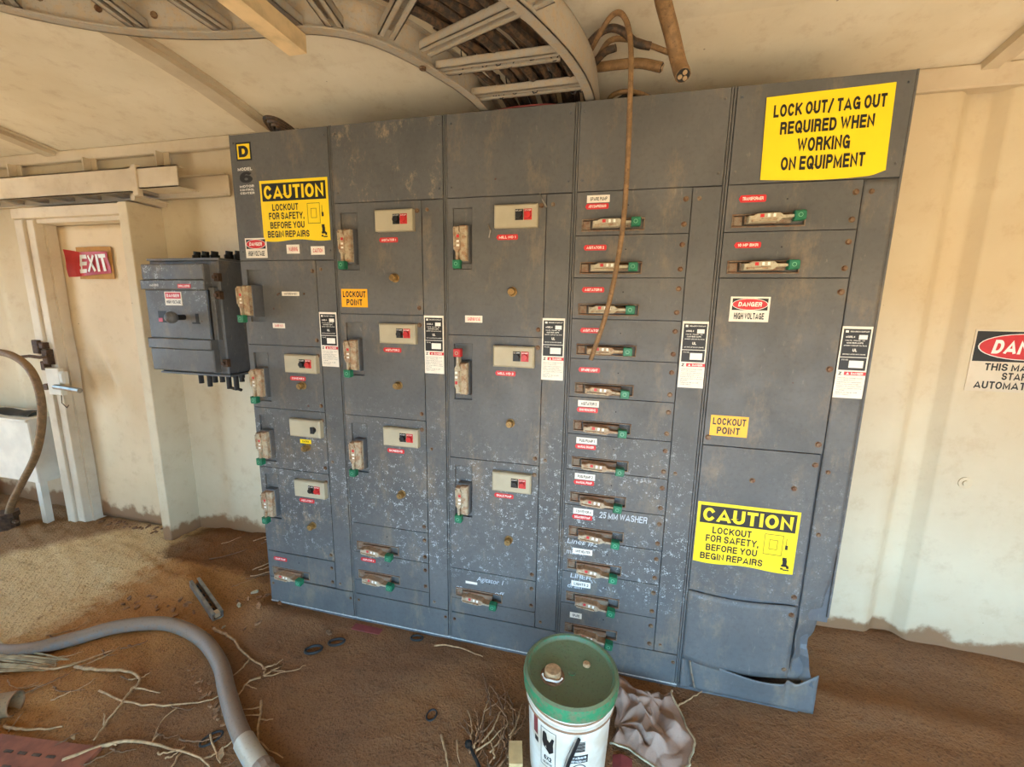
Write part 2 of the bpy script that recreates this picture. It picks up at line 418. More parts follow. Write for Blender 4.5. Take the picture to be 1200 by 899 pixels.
_g = {}
def glyphs(string, bold, shear):
    key = (string, bold, shear)
    if key in _g: return _g[key]
    if string.upper() == string and all(c == ' ' or c in ST for c in string):
        _g[key] = stroke_glyphs(string, 0.16+min(0.10, max(0.0, bold)*2.6), 0.12, shear)
        return _g[key]
    cu = bpy.data.curves.new('lettering', 'FONT'); cu.body = string; cu.size = 1.0; cu.offset = bold; cu.shear = shear
    cu.resolution_u = 3; cu.fill_mode = 'FRONT'
    o = bpy.data.objects.new('lettering', cu); col.objects.link(o)
    bpy.context.view_layer.update()
    ev = o.evaluated_get(bpy.context.evaluated_depsgraph_get()); me = ev.to_mesh()
    V = [(p.co.x, p.co.y, 0) for p in me.vertices]; F = [tuple(p.vertices) for p in me.polygons]
    # front must face -y : (x, y) -> (x, z) keeps the winding facing -y
    ev.to_mesh_clear(); bpy.data.objects.remove(o); bpy.data.curves.remove(cu)
    _g[key] = (V, F); return _g[key]

def thing(name, label, cat, loc=(0, 0, 0), rz=0.0, group=None):
    o = bpy.data.objects.new(name, None); col.objects.link(o); o.location = loc; o.rotation_euler = (0, 0, rz)
    o.empty_display_size = 0.05
    return tag(o, label, cat, group)
def tag(o, label, cat, group=None):
    o['label'] = label; o['category'] = cat
    if group: o['group'] = group
    return o
def struct(o): o['kind'] = 'structure'; return o

def smooth_path(pts, k=6):
    """Catmull-Rom through pts"""
    P = [Vector(p) for p in pts]; P = [P[0]*2-P[1]] + P + [P[-1]*2-P[-2]]; out = []
    for i in range(1, len(P)-2):
        a, b, c, d = P[i-1:i+3]
        for j in range(k):
            t = j/k
            out.append(0.5*((2*b)+(c-a)*t+(2*a-5*b+4*c-d)*t*t+(3*b-a-3*c+d)*t**3))
    out.append(P[-2]); return out

# ================================================================== the room
from mathutils import noise as mnoise
WY = 0.5
def floor_h(x, y):
    h = 0.0
    def g(cx, cy, sx, sy, a): return a*math.exp(-((x-cx)/sx)**2-((y-cy)/sy)**2)
    h += g(-0.55, -0.02, 0.14, 0.09, 0.045) + g(0.02, -0.06, 0.12, 0.07, 0.035) + g(0.3, -0.05, 0.10, 0.05, 0.02)
    h += g(-0.45, 0.45, 0.55, 0.2, 0.05) + g(-1.1, 0.1, 0.5, 0.18, 0.03) + g(-0.25, -0.62, 0.3, 0.12, 0.018)
    h += g(3.0, 0.5, 0.9, 0.16, 0.05) + g(2.85, 0.1, 0.5, 0.08, 0.02) + g(1.4, -0.3, 0.12, 0.10, 0.012)
    p = Vector((x*3.1, y*3.1, 0.3)); h += 0.012*mnoise.noise(p) + 0.006*mnoise.noise(p*3.7)
    lf = min(1.0, max(0.0, (0.15-x)/0.9))
    h += lf*(0.010*mnoise.noise(Vector((x*4, y*26+x*6, 1.7))) + 0.006*mnoise.noise(Vector((x*22, y*30, 4.1))))
    # kept low under and right in front of the cabinets
    if -0.02 < x < 2.56:
        k = min(1.0, max(0.0, (0.03-y)/0.09)); h = h*k - 0.004*(1-k)
    k = min(1.0, max(0.0, math.hypot(x-1.62, y+0.40)-0.13)/0.08)     # flat where the pail stands
    k = min(1.0, k); h *= k
    return h
def make_floor():
    xs = [-3.4+i*0.05 for i in range(24)] + [-2.2+i*0.022 for i in range(264)] + [3.61+i*0.1 for i in range(11)]
    ys = [-2.5+i*0.1 for i in range(15)] + [-1.0+i*0.018 for i in range(90)]
    W = len(xs); mb = MB()
    mb.add([(x, y, floor_h(x, y)) for y in ys for x in xs], [(j*W+i, j*W+i+1, (j+1)*W+i+1, (j+1)*W+i) for j in range(len(ys)-1) for i in range(W-1)])
    struct(mb.build('floor', 'sand', smooth=True))
    g = MB(); g.add([(-14, -16, -0.03), (16, -16, -0.03), (16, -2.48, -0.03), (-14, -2.48, -0.03)], [(0, 1, 2, 3)])
    g.add([(-14, -2.48, -0.03), (-3.4, -2.48, -0.03), (-3.4, 6, -0.03), (-14, 6, -0.03)], [(0, 1, 2, 3)])
    o = struct(g.build('ground_outside', 'sand_out'))
make_floor()

def make_ceiling():
    prof = [(0.62, 2.47), (0.5, 2.487), (0.30, 2.522), (0.10, 2.556), (-0.10, 2.575), (-0.6, 2.60), (-2.5, 2.63)]
    x0, x1 = -3.45, 4.65
    V = []
    for (y, z) in prof: V += [(x0, y, z), (x1, y, z), (x1, y, z+0.05), (x0, y, z+0.05)]
    F = []
    for i in range(len(prof)-1):
        a, b = 4*i, 4*(i+1)
        for k in range(4): F.append((a+k, a+(k+1) % 4, b+(k+1) % 4, b+k))
    F += [(3, 2, 1, 0), tuple(len(V)-4+k for k in range(4))]
    struct(MB().add(V, F).build('ceiling', 'ceiling'))
make_ceiling()

def make_back_wall():
    # plan of the pressed-steel wall: flat sheets with rounded ribs
    P = [(-3.45, WY), (-2.62, WY), (-2.58, WY-0.03), (-2.50, WY-0.03), (-2.46, WY), (-0.93, WY), (-0.88, WY+0.012), (-0.80, WY+0.012), (-0.76, WY),
         (2.60, WY), (2.90, WY-0.004), (2.935, WY-0.002), (2.955, WY+0.012), (2.985, WY+0.045), (3.0, WY+0.052), (3.055, WY+0.054), (3.07, WY+0.046), (3.095, WY+0.008), (3.11, WY), (3.9, WY), (4.65, WY)]
    n = len(P); V = []; F = []
    for (x, y) in P: V += [(x, y, -0.05), (x, y, 2.52)]
    for i in range(n-1): F.append((2*i, 2*i+2, 2*i+3, 2*i+1))
    b = len(V); V += [(P[-1][0], 0.64, -0.05), (P[-1][0], 0.64, 2.52), (P[0][0], 0.64, -0.05), (P[0][0], 0.64, 2.52)]
    F += [(2*n-2, b, b+1, 2*n-1), (b, b+2, b+3, b+1), (b+2, 0, 1, b+3)]
    o = struct(MB().add(V, F).build('wall_back', 'wall', smooth='auto'))
    # swaged upper ends of the rib, a drilled hole plug
    pg = MB(); pg.cyl((3.205, WY-0.004, 0.845), (0, 1, 0), 0.026, 0.006, 14)
    pg.cyl((3.205, WY-0.009, 0.845), (0, 1, 0), 0.012, 0.01, 10); pg.build('patch_plug', 'wall', o)
make_back_wall()
struct(MB().box(-3.5, -3.4, -0.55, 0.62, -0.05, 2.52).box(-3.5, -3.4, -2.5, -0.55, 2.15, 2.62).box(-3.5, -3.4, -2.5, -1.7, -0.05, 2.15).build('wall_left', 'wall'))  # opening in this unseen wall is sized to limit the sun coming in
struct(MB().box(4.6, 4.7, -2.5, 0.62, -0.05, 2.62).build('wall_right', 'wall'))
struct(MB().box(-3.5, 4.7, -2.6, -2.5, 1.38, 2.68).box(-3.5, 0.3, -2.6, -2.5, -0.05, 1.38).build('sky_baffle_wall', 'wall'))  # unseen wall, its low head added to keep sky light off the upper cabinets
# wall-head rail and roof bows
struct(MB().box(-3.4, -0.02, WY-0.035, WY, 2.425, 2.490, 0.006).box(2.56, 4.6, WY-0.03, WY+0.03, 2.405, 2.487, 0.006).build('trim_1', 'cream_metal'))
def roof_bow(n, x, wd=0.085):
    prof = [(0.49, 2.488), (0.10, 2.556), (-0.10, 2.575), (-0.6, 2.60), (-2.4, 2.628)]
    mb = MB()
    for i in range(len(prof)-1):
        (ya, za), (yb, zb) = prof[i], prof[i+1]
        for (u0, u1, d) in ((-wd/2, wd/2, 0.030), (wd/2, wd/2+0.035, 0.010)):
            V = [(x+u0, ya, za-d), (x+u1, ya, za-d), (x+u1, ya, za), (x+u0, ya, za), (x+u0, yb, zb-d), (x+u1, yb, zb-d), (x+u1, yb, zb), (x+u0, yb, zb)]
            mb.add(V, [(0, 1, 2, 3), (7, 6, 5, 4), (0, 4, 5, 1), (1, 5, 6, 2), (3, 7, 4, 0)])
    struct(mb.build('trim_%d' % n, 'cream_metal'))
roof_bow(2, -0.205); roof_bow(3, -1.86); roof_bow(4, 2.99, 0.05)

# ---- doorway at the left: posts, head, leaf
def make_doorway():
    lp = MB(); lp.box(-2.05, -1.975, 0.33, WY, -0.02, 2.06, 0.004); lp.box(-1.975, -1.905, 0.345, WY, -0.02, 2.06, 0.004)
    lp.box(-1.905, -1.885, 0.39, WY, -0.02, 2.037)
    p = struct(lp.build('trim_5', 'cream_metal'))
    struct(MB().box(-1.125, -1.055, 0.30, WY, -0.02, 2.125, 0.004).build('trim_6', 'wall'))
    struct(MB().box(-2.05, -1.125, 0.32, WY, 2.062, 2.125, 0.004).box(-1.905, -1.125, 0.36, WY, 2.038, 2.062).build('trim_7', 'cream_metal'))
    leaf = MB()
    def fn(u, v):
        x = -1.885+0.76*u; z = 0.012+2.022*v
        d = 0.022*math.exp(-((x+1.66)/0.16)**2-((z-1.05)/0.2)**2)*math.sin(x*31+z*14) + 0.004*mnoise.noise(Vector((x*5, z*3, 0)))
        return (x, 0.445+d, z)
    leaf.sheet(fn, 26, 60, 0.035)
    d = struct(leaf.build('door_1', 'door_cream', smooth=True))
    # hasp side: rusted hinge lugs on the post, latch bracket and draw bolt on the leaf
    hg = MB()
    for (x, z, sx, sz) in ((-2.03, 1.255, .030, .045), (-1.955, 1.19, .028, .05), (-1.975, 1.265, .02, .02), (-1.99, 1.13, .022, .03)):
        hg.box(x-sx, x+sx, 0.31, 0.345, z-sz, z+sz, 0.006)
    hg.tube([(-2.15, 0.29, 1.185), (-2.06, 0.29, 1.195), (-1.96, 0.29, 1.19), (-1.90, 0.3, 1.205)], 0.011, 6)
    hg.build('hinge_lugs', 'rust_steel', p, label='rust-blackened hinge lugs and pin')
    hp = MB(); hp.box(-1.965, -1.845, 0.305, 0.335, 0.94, 1.12, 0.004)
    hs = hp.build('latch_bracket', 'bench_white', p)
    MB().tube([(-1.87, 0.29, 1.00), (-1.76, 0.292, 0.995), (-1.665, 0.30, 0.985)], 0.017, 8).build('bolt', 'steel', hs)
    MB().cyl((-1.985, 0.3, 0.99), (0, 1, 0), 0.022, 0.03, 10).build('bolt_head', 'rust_steel', hs)
    MB().box(-1.845, -1.80, 0.30, 0.33, 1.02, 1.10, 0.01).build('padlock_body', 'bench_white', hs)
    MB().tube([(-1.86, 0.31, 0.94), (-1.85, 0.30, 0.89), (-1.81, 0.30, 0.86), (-1.79, 0.3, 0.88)], 0.003, 5).build('wire', 'rust_steel', hs)
make_doorway()

def make_exit_sign():
    t = thing('exit_sign', 'torn red and white paper exit sign peeling off brown card on the cream door', 'sign', (-1.57, 0.43, 1.70))
    MB().sheet(lambda u, v: (-0.155+0.30*u+0.01*v*(1-2*u)*0, 0.006-0.004*math.sin(3*u), 0.0+0.20*v), 8, 4, 0.002).build('backing_card', 'card', t)
    def fn(u, v):
        curl = max(0.0, 0.14-u)/0.14
        x = -0.155+0.285*u - 0.035*curl*(v-0.5)*2*(1 if v > .5 else -.3)
        return (x+0.02*curl*abs(v-.5), -0.004-0.05*curl**2-0.006*math.sin(v*5+u*4), 0.014+0.155*v+0.022*u*(1-v)+0.018*curl*(v-0.3))
    p = MB().sheet(fn, 16, 8, 0.0006).build('paper', 'exit_red', t)
    mb = MB()
    for (s_, a, b) in (('E', .13, .33), ('X', .36, .59), ('I', .64, .71), ('T', .73, .95)):
        V, F = glyphs(s_, 0.02, 0); xs = [q[0] for q in V]; zs = [q[1] for q in V]
        pts = []
        for q in V:
            u = a+(q[0]-min(xs))/(max(xs)-min(xs))*(b-a); v = 0.12+(q[1]-min(zs))/(max(zs)-min(zs))*0.76
            c = fn(u, v); pts.append((c[0], c[1]-0.002-q[2]*0.0002, c[2]))
        mb.add(pts, F)
    mb.build('lettering', 'white_print', p)
make_exit_sign()

# ---- cable trough over the doorway
def make_trough():
    t = thing('cable_trough', 'cream ladder-type cable trough fixed over the doorway', 'cable tray', (-1.6, 0.4, 2.17))
    def part(mb, n, m='cream_metal', l=None):
        mb.v = [(x+1.6, y-0.4, z-2.17) for (x, y, z) in mb.v]; return mb.build(n, m, t, label=l)
    part(MB().box(-3.3, -0.985, 0.30, 0.306, 2.172, 2.300).box(-3.3, -0.985, 0.30, 0.335, 2.294, 2.300).box(-3.3, -0.985, 0.30, 0.312, 2.172, 2.177), 'front_rail')
    part(MB().box(-3.3, -0.50, 0.465, 0.472, 2.165, 2.285).box(-3.3, -0.50, 0.44, 0.472, 2.279, 2.285).box(-3.3, -0.50, 0.44, 0.472, 2.165, 2.170), 'back_rail')
    part(MB().box(-3.3, -0.985, 0.335, 0.462, 2.27, 2.276), 'cover_sheet', 'galv_dark')
    part(MB().box(-0.985, -0.945, 0.292, 0.318, 2.150, 2.312, 0.003), 'joint_plate')
    part(MB().box(-0.945, -0.665, 0.30, 0.306, 2.185, 2.295).box(-0.945, -0.665, 0.30, 0.34, 2.289, 2.295).box(-0.945, -0.665, 0.30, 0.42, 2.185, 2.190), 'rail_extension')
    for k in range(10):
        x = -3.15+k*0.23
        part(MB().box(x, x+0.06, 0.306, 0.466, 2.185, 2.205), 'rung', 'galv')
    part(MB().box(-1.03, -1.0, 0.31, 0.49, 2.128, 2.158).box(-1.0, -0.985, 0.31, 0.49, 2.150, 2.158), 'support_angle')
    for x in (-2.19, -1.53, -0.955):
        part(MB().box(x-0.006, x+0.006, 0.42, 0.468, 2.30, 2.425).box(x, x+0.05, 0.462, 0.468, 2.30, 2.425), 'hanger_tab')
make_trough()

# ================================================================== motor control line-up
_scr = {}
def screw(par, x, z, y=0.0, r=0.31, kind='rusty_screw'):
    key = (r, kind)
    if key not in _scr:
        mb = MB(); mb.cyl((0, 0.002, 0), (0, -1, 0), r*I*1.25, 0.003, 10); mb.cyl((0, -0.001, 0), (0, -1, 0), r*I, 0.004, 10, r*I*0.8)
        mb.box(-r*I*0.75, r*I*0.75, -0.0058, -0.004, -0.0011, 0.0011)
        me = bpy.data.meshes.new('latch_screw'); me.from_pydata(mb.v, [], mb.f); me.materials.append(M[kind]); _scr[key] = me
    o = put('latch_screw', _scr[key], par, (x*I, y, z*I)); o.rotation_euler = (0, random.uniform(0, 3.1), 0)
    return o

def plate_mesh(x0, x1, z0, z1, hole=None, depth=0.011, y0=0.0, th=0.012):
    """door plate in inches with an optional rectangular recess"""
    a, b, c, d = x0*I, x1*I, z0*I, z1*I; mb = MB()
    if not hole:
        return mb.box(a, b, y0, y0+th, c, d, 0.0012)
    h0, h1, k0, k1 = [q*I for q in hole]
    V = [(a, y0, c), (b, y0, c), (b, y0, d), (a, y0, d), (h0, y0, k0), (h1, y0, k0), (h1, y0, k1), (h0, y0, k1),
         (h0, y0+depth, k0), (h1, y0+depth, k0), (h1, y0+depth, k1), (h0, y0+depth, k1), (a, y0+th, c), (b, y0+th, c), (b, y0+th, d), (a, y0+th, d)]
    F = [(8, 9, 10, 11)]
    for i in range(4):
        j = (i+1) % 4
        F += [(i, j, 4+j, 4+i), (4+i, 4+j, 8+j, 8+i), (12+i, 12+j, j, i)]
    return mb.add(V, F)

def mapped(o, u, v, poly):
    return [((o[0]+p[0]*u[0]+p[1]*v[0])*I, (o[1]+p[0]*u[1]+p[1]*v[1])*I) for p in poly]

def lever(par, ox, oz, u, v, k=1.0, w0=0.2, tip='green', clean=False, out=0.0):
    lv = [(0, -.55), (3.5, -.55), (4.0, -.22), (5.5, -.17), (5.5, .17), (4.0, .2), (3.6, .55), (1.0, .55), (.55, .3), (0, .3)]
    lv = [(p[0]*k, p[1]) for p in lv]
    MB().prism(mapped((ox, oz), u, v, lv), -(w0+1.25+out)*I, -w0*I, 0.003).build('lever', 'lever_clean' if clean else 'lever', par)
    # a raised rib on the lever and its three position marks
    rb = MB()
    rb.prism(mapped((ox, oz), u, v, [(.3*k, -.5), (3.2*k, -.42), (3.2*k, -.2), (.3*k, -.25)]), -(w0+1.5+out)*I, -(w0+1.2+out)*I, 0.001)
    rb.build('lever_rib', 'lever', par)
    mk = MB(); yy = -(w0+1.252+out)*I
    for i, (a, b) in enumerate(((1.3, 1.75), (2.15, 2.45), (2.8, 3.1))):
        mk.mat(i); mk.prism(mapped((ox, oz), u, v, [(a*k, .0), (b*k, .0), (b*k, .42), (a*k, .42)]), yy-0.0006, yy+0.001)
    mk.build('position_mark', ['red_plastic', 'white_print', 'white_print'], par)
    tp = [(5.2*k, -.62), (5.2*k+1.15, -.62), (5.2*k+1.3, -.45), (5.2*k+1.3, .45), (5.2*k+1.15, .6), (5.2*k, .6)]
    g = MB(); g.prism(mapped((ox, oz), u, v, tp), -(w0+1.6+out)*I, -(w0+.55+out)*I, 0.003)
    c = mapped((ox, oz), u, v, [(5.2*k+.6, 0)])[0]
    g.build('handle_tip', 'red_plastic' if tip == 'red' else 'green', par)
    rg = MB(); n = 10
    for i in range(n):
        q0, q1 = 2*math.pi*i/n, 2*math.pi*(i+1)/n; y = -(w0+1.6+out)*I-0.0006
        rg.add([(c[0]+r_*math.cos(q), y, c[1]+r_*math.sin(q)) for q, r_ in ((q0, .0055), (q0, .0070), (q1, .0070), (q1, .0055))], [(0, 3, 2, 1)])
    rg.build('tip_ring', 'pale_green', par)

def h_handle(par, z0, drop=0.0, clean=False):
    """breaker handle lying across a six-inch door whose lower edge is at z0"""
    es = MB()
    for (a, b, c, d) in ((1.2, 10.0, .55, .72), (1.2, 10.0, 2.1, 2.27), (1.2, 1.37, .72, 2.1), (9.83, 10.0, .72, 2.1)):
        es.box(a*I, b*I, -0.004, 0.001, (z0+c)*I, (z0+d)*I, 0.001)
    es.box(1.4*I, 2.5*I, -0.002, 0.010, (z0+.8)*I, (z0+2.0)*I, 0.002)
    h = es.build('breaker_handle', 'escutcheon', par)
    a = -drop
    u = (math.cos(a), math.sin(a)); v = (-u[1], u[0])
    MB().box(2.7*I, 8.2*I, -0.012, 0.010, (z0+.95)*I, (z0+1.95)*I, 0.003).build('pivot_block', 'escutcheon', h)
    lever(h, 2.9, z0+1.45, u, v, 1.0, 0.45, 'green', clean)

def v_handle(par, top, on=False, out=0.0):
    """disconnect handle in the upright recess of a tall door whose upper edge is at top"""
    h = MB().box(2.15*I, 4.15*I, -(1.0+out)*I, 0.010, (top-9.8)*I, (top-4.2)*I, 0.004).build('disconnect_handle', 'paint_plain', par)
    if on: lever(h, 2.65, top-9.3, (0, 1), (-1, 0), 1.15, 0.95+out, 'red', True)
    else: lever(h, 2.65, top-4.5, (0, -1), (1, 0), 0.95, 0.95+out, 'green', False)
    MB().box(2.9*I, 4.1*I, -(1.9+out)*I, -(0.98+out)*I, (top-9.5)*I, (top-4.35)*I, 0.005).build('handle_cover', 'lever', h)

def station(par, x, z, kind=2):
    """beige push-button station, upper left corner at x, z"""
    s = MB().box(x*I, (x+6.6)*I, -1.15*I, 0, (z-3.3)*I, z*I, 0.006).build('push_button_station', 'beige', par)
    y = -1.15*I
    if kind == 2:
        for (dx, m, n) in ((3.3, 'black', 'start_button'), (4.6, 'red_plastic', 'stop_button')):
            b = MB(); b.box((x+dx)*I, (x+dx+1.2)*I, y-0.002, y+0.004, (z-2.3)*I, (z-.75)*I, 0.001)
            b.cyl(((x+dx+.6)*I, y-0.001, (z-1.65)*I), (0, -1, 0), .52*I, 0.012, 14, .45*I); b.build(n, m, s)
        MB().text('START', (x+3.4)*I, (x+4.4)*I, (z-1.08)*I, (z-.88)*I, y-0.002).text('STOP', (x+4.7)*I, (x+5.7)*I, (z-1.08)*I, (z-.88)*I, y-0.002).build('lettering', 'white_print', s)
    else:
        b = MB(); b.cyl(((x+5.3)*I, y+0.002, (z-1.7)*I), (0, -1, 0), .6*I, 0.010, 14, .5*I)
        b.box((x+5.0)*I, (x+5.7)*I, y-0.016, y-0.006, (z-2.3)*I, (z-1.1)*I, 0.002); b.build('selector_switch', 'dark', s)

def knob(par, x, z):
    k = MB(); k.cyl((x*I, 0.001, z*I), (0, -1, 0), .75*I, 0.004, 14); k.cyl((x*I, -0.003, z*I), (0, -1, 0), .5*I, 0.018, 12, .46*I)
    k.cyl((x*I, -0.02, z*I), (0, -1, 0), .62*I, 0.010, 12, .5*I); k.cyl((x*I, -0.029, z*I), (0, -1, 0), .25*I, 0.004, 8)
    k.build('reset_knob', 'brass', par)

def name_tag(par, x, z, s, kind='tag_red', wd=3.4, ht=.78, ink=None):
    y = -0.0012
    if kind == 'tag_red':
        poly = [(x, z), (x+.25, z-ht/2), (x+wd-.12, z-ht/2), (x+wd, z-ht/2+.15), (x+wd, z+ht/2-.15), (x+wd-.12, z+ht/2), (x+.25, z+ht/2)]
    else:
        poly = [(x, z-ht/2), (x+wd, z-ht/2), (x+wd, z+ht/2), (x, z+ht/2)]
    t = MB().prism([(p[0]*I, p[1]*I) for p in poly], y, 0.0005).build('name_tag', kind, par)
    if s:
        MB().text(s, (x+.45)*I, (x+wd-.35)*I, (z-ht*.24)*I, (z+ht*.24)*I, y, 0.01).build('lettering', ink or ('black' if kind != 'tag_red' else 'white_print'), t)

def caution_sign(par, x0, x1, z0, z1, label):
    X = lambda f: (x0+(x1-x0)*f)*I
    Z = lambda f: (z0+(z1-z0)*f)*I
    y = -0.0012
    s = MB().sheet(lambda u, v: (X(u), y-0.0012*abs(math.sin(3*u+2*v))*(1-v)*(v < .02), Z(v)-(0.004*math.sin(9*u) if v < .01 else 0)), 24, 10, 0.0012).build('caution_sign', 'yellow', par, label=label)
    MB().box(X(.03), X(.97), y-0.0006, y, Z(.66), Z(.95)).build('band', 'black', s)
    MB().text('CAUTION', X(.06), X(.94), Z(.695), Z(.915), y-0.0008, 0.022).build('band_lettering', 'yellow', s)
    mb = MB()
    for (q, a, b, c, d) in (('LOCKOUT', .17, .56, .50, .61), ('FOR SAFETY,', .11, .64, .345, .47), ('BEFORE YOU', .12, .635, .205, .315), ('BEGIN REPAIRS', .07, .70, .055, .165)):
        mb.text(q, X(a), X(b), Z(c), Z(d), y-0.0006, 0.012)
    mb.build('lettering', 'black', s)
    pc = MB()
    def line(a, b, c, d): pc.box(X(a), X(b), y-0.0005, y, Z(c), Z(d))
    for (a, b, c, d) in ((.69, .87, .595, .602), (.69, .87, .27, .277), (.69, .694, .27, .60), (.866, .87, .27, .60), (.74, .82, .51, .516), (.74, .82, .36, .366), (.74, .744, .36, .516), (.816, .82, .36, .516), (.90, .904, .43, .56)): line(a, b, c, d)
    line(.895, .92, .38, .45)
    for (a, b, c, d) in ((.885, .925, .20, .25), (.89, .93, .13, .21), (.88, .94, .10, .135), (.93, .955, .075, .12), (.875, .90, .05, .08), (.90, .96, .04, .06)): line(a, b, c, d)
    pc.build('pictogram', 'black', s)

def danger_sticker(par, x0, x1, z0, z1, label=None, lines=('HIGH VOLTAGE',), y=-0.0012):
    X = lambda f: (x0+(x1-x0)*f)*I
    Z = lambda f: (z0+(z1-z0)*f)*I
    s = MB().box(X(0), X(1), y, 0.0005, Z(0), Z(1)).build('danger_sticker', 'tag_white', par, label=label)
    MB().box(X(.05), X(.95), y-0.0004, y, Z(.46), Z(.93)).build('band', 'black', s)
    ov = [(X(.5)+(X(.94)-X(.5))*math.cos(q*math.pi/12), Z(.695)+(Z(.91)-Z(.695))*math.sin(q*math.pi/12)) for q in range(24)]
    MB().prism([(X(.5)+(p[0]-X(.5))*1.04, Z(.695)+(p[1]-Z(.695))*1.1) for p in ov], y-0.0006, y).build('oval_rim', 'white_print', s)
    MB().prism(ov, y-0.0008, y).build('oval', 'tag_red', s)
    MB().text('DANGER', X(.2), X(.8), Z(.61), Z(.79), y-0.0010, 0.02, 0.15).build('oval_lettering', 'white_print', s)
    mb = MB(); n = len(lines)
    for i, q in enumerate(lines):
        mb.text(q, X(.12), X(.88), Z(.40-(i+1)*.30/n), Z(.40-(i+.15)*.30/n), y-0.0004, 0.015)
    mb.build('lettering', 'black', s)

def tall_label(par, x0, z1):
    """rating plate over a printed warning, 3.45 by 9.6 inches"""
    x1, z0 = x0+3.45, z1-9.6; y = -0.0012
    X = lambda f: (x0+(x1-x0)*f)*I
    Z = lambda f: (z0+(z1-z0)*f)*I
    s = MB().box(X(0), X(1), y, 0.0005, Z(0), Z(1)).build('rating_label', 'tag_white', par, label='black rating plate above a white printed warning')
    MB().box(X(.05), X(.95), y-0.0004, y, Z(.395), Z(.965)).build('black_panel', 'black', s)
    w_ = MB(); yy = y-0.0004
    w_.box(X(.12), X(.22), yy-0.0003, yy, Z(.915), Z(.945)); w_.text('SQUARE D COMPANY', X(.27), X(.9), Z(.92), Z(.94), yy, 0.01)
    w_.text('MODEL 6', X(.15), X(.45), Z(.845), Z(.87), yy, 0.02); w_.box(X(.58), X(.86), yy-0.0003, yy, Z(.825), Z(.885))
    w_.text('VOLTS   PHASE   HZ', X(.14), X(.8), Z(.80), Z(.815), yy); w_.text('MAIN BUS AMPS', X(.2), X(.75), Z(.765), Z(.785), yy, .01)
    w_.text('SHORT CIRCUIT RATING', X(.12), X(.88), Z(.73), Z(.745), yy); w_.text('UL', X(.42), X(.58), Z(.655), Z(.695), yy, .02)
    w_.text('SECTION LISTED ENCLOSURE', X(.12), X(.88), Z(.61), Z(.625), yy); w_.box(X(.05), X(.95), yy-0.0003, yy, Z(.572), Z(.58))
    w_.text('F O  NO.', X(.12), X(.34), Z(.53), Z(.55), yy); w_.box(X(.38), X(.86), yy-0.0003, yy, Z(.43), Z(.53))
    w_.build('plate_print', 'white_print', s)
    r = MB().box(X(.27), X(1.0), y-0.0006, y, Z(.325), Z(.375)).build('danger_strip', 'tag_red', s)
    k = MB(); k.text('DANGER', X(.50), X(.90), Z(.335), Z(.365), y-0.0007, .02); k.prism([(X(.34), Z(.335)), (X(.44), Z(.335)), (X(.39), Z(.367))], y-0.001, y)
    k.build('strip_lettering', 'white_print', s)
    b = MB(); b.text('Z', X(.07), X(.2), Z(.325), Z(.37), y, .02)
    ws = ['Hazardous voltage inside.', 'Turn off all power', 'supplying this equipment', 'before working inside.', 'Replace all devices, doors', 'and covers before turning', 'on power.', 'Failure to do so will', 'cause injury.']
    for i, q in enumerate(ws): b.text(q, X(.08), X(.08+.85*min(1, len(q)/25)), Z(.275-i*.029), Z(.291-i*.029), y, .005)
    b.build('warning_text', 'black', s)

def lockout_point(par, x, z):
    s = MB().box(x*I, (x+5.0)*I, -0.0012, 0.0005, (z-3.05)*I, z*I).build('lockout_sticker', 'yellow_small', par, label='small orange-yellow sticker reading lockout point')
    MB().text('LOCKOUT', (x+.3)*I, (x+4.7)*I, (z-1.4)*I, (z-.35)*I, -0.0012, .02).text('POINT', (x+.95)*I, (x+4.0)*I, (z-2.75)*I, (z-1.7)*I, -0.0012, .02).build('lettering', 'black', s)

def section(k, label):
    t = thing('motor_control_cabinet', label, 'cabinet', (20*k*I, 0, 0), group='cabinets of the motor control line-up')
    return t

def carcass(t, zt, dent=False):
    b = MB()
    if dent:
        b.box(.04*I, 19.96*I, 0.012, 0.494, 16*I, 90*I); b.box(.04*I, 18.0*I, 0.02, 0.494, -0.02, 16*I)
    else:
        b.box(.04*I, 19.96*I, 0.012, 0.494, -0.02, 90*I)
    b.build('body', 'paint_plain', t)
    st = MB(); st.box(.04*I, .30*I, 0.003, 0.013, (16 if False else 0)*I, 90*I, .001)
    st.build('stile', 'paint', t)
    st = MB(); st.box(19.70*I, 19.96*I, 0.003, 0.013, (17 if dent else 0)*I, 90*I, .001); st.build('stile', 'paint', t)
    tp = plate_mesh(.38, 19.62, zt+.08, 89.9).build('top_panel', 'paint', t)
    for (x, z) in ((1.0, 88.6), (19.0, 88.6), (1.0, zt+1.6), (19.0, zt+1.6)): screw(tp, x, z, r=.17, kind='paint_plain')
    return tp
def wireway(t, zt, z0=6.1):
    wv_ = plate_mesh(16.0, 19.62, z0, zt-.08).build('wireway_cover', 'paint', t)
    for z in (zt-1.5, (zt+z0)/2-5, z0+1.2): screw(wv_, 16.9, z, r=.25, kind='escutcheon')
    return wv_
def base_panel(t):
    b = plate_mesh(.38, 19.62, .6, 5.92).build('base_panel', 'paint', t)
    for x in (.9, 19.1): screw(b, x, 4.6, r=.25)
    s = MB().box(.04*I, 19.96*I, 0.004, 0.016, -0.022, .5*I).build('sill', 'paint_plain', t)
    MB().box(.04*I, 19.96*I, -0.001, 0.012, .44*I, .60*I).build('worn_edge', 'dust_ridge', s, label='paint-worn pale edge of the sill')
    return b
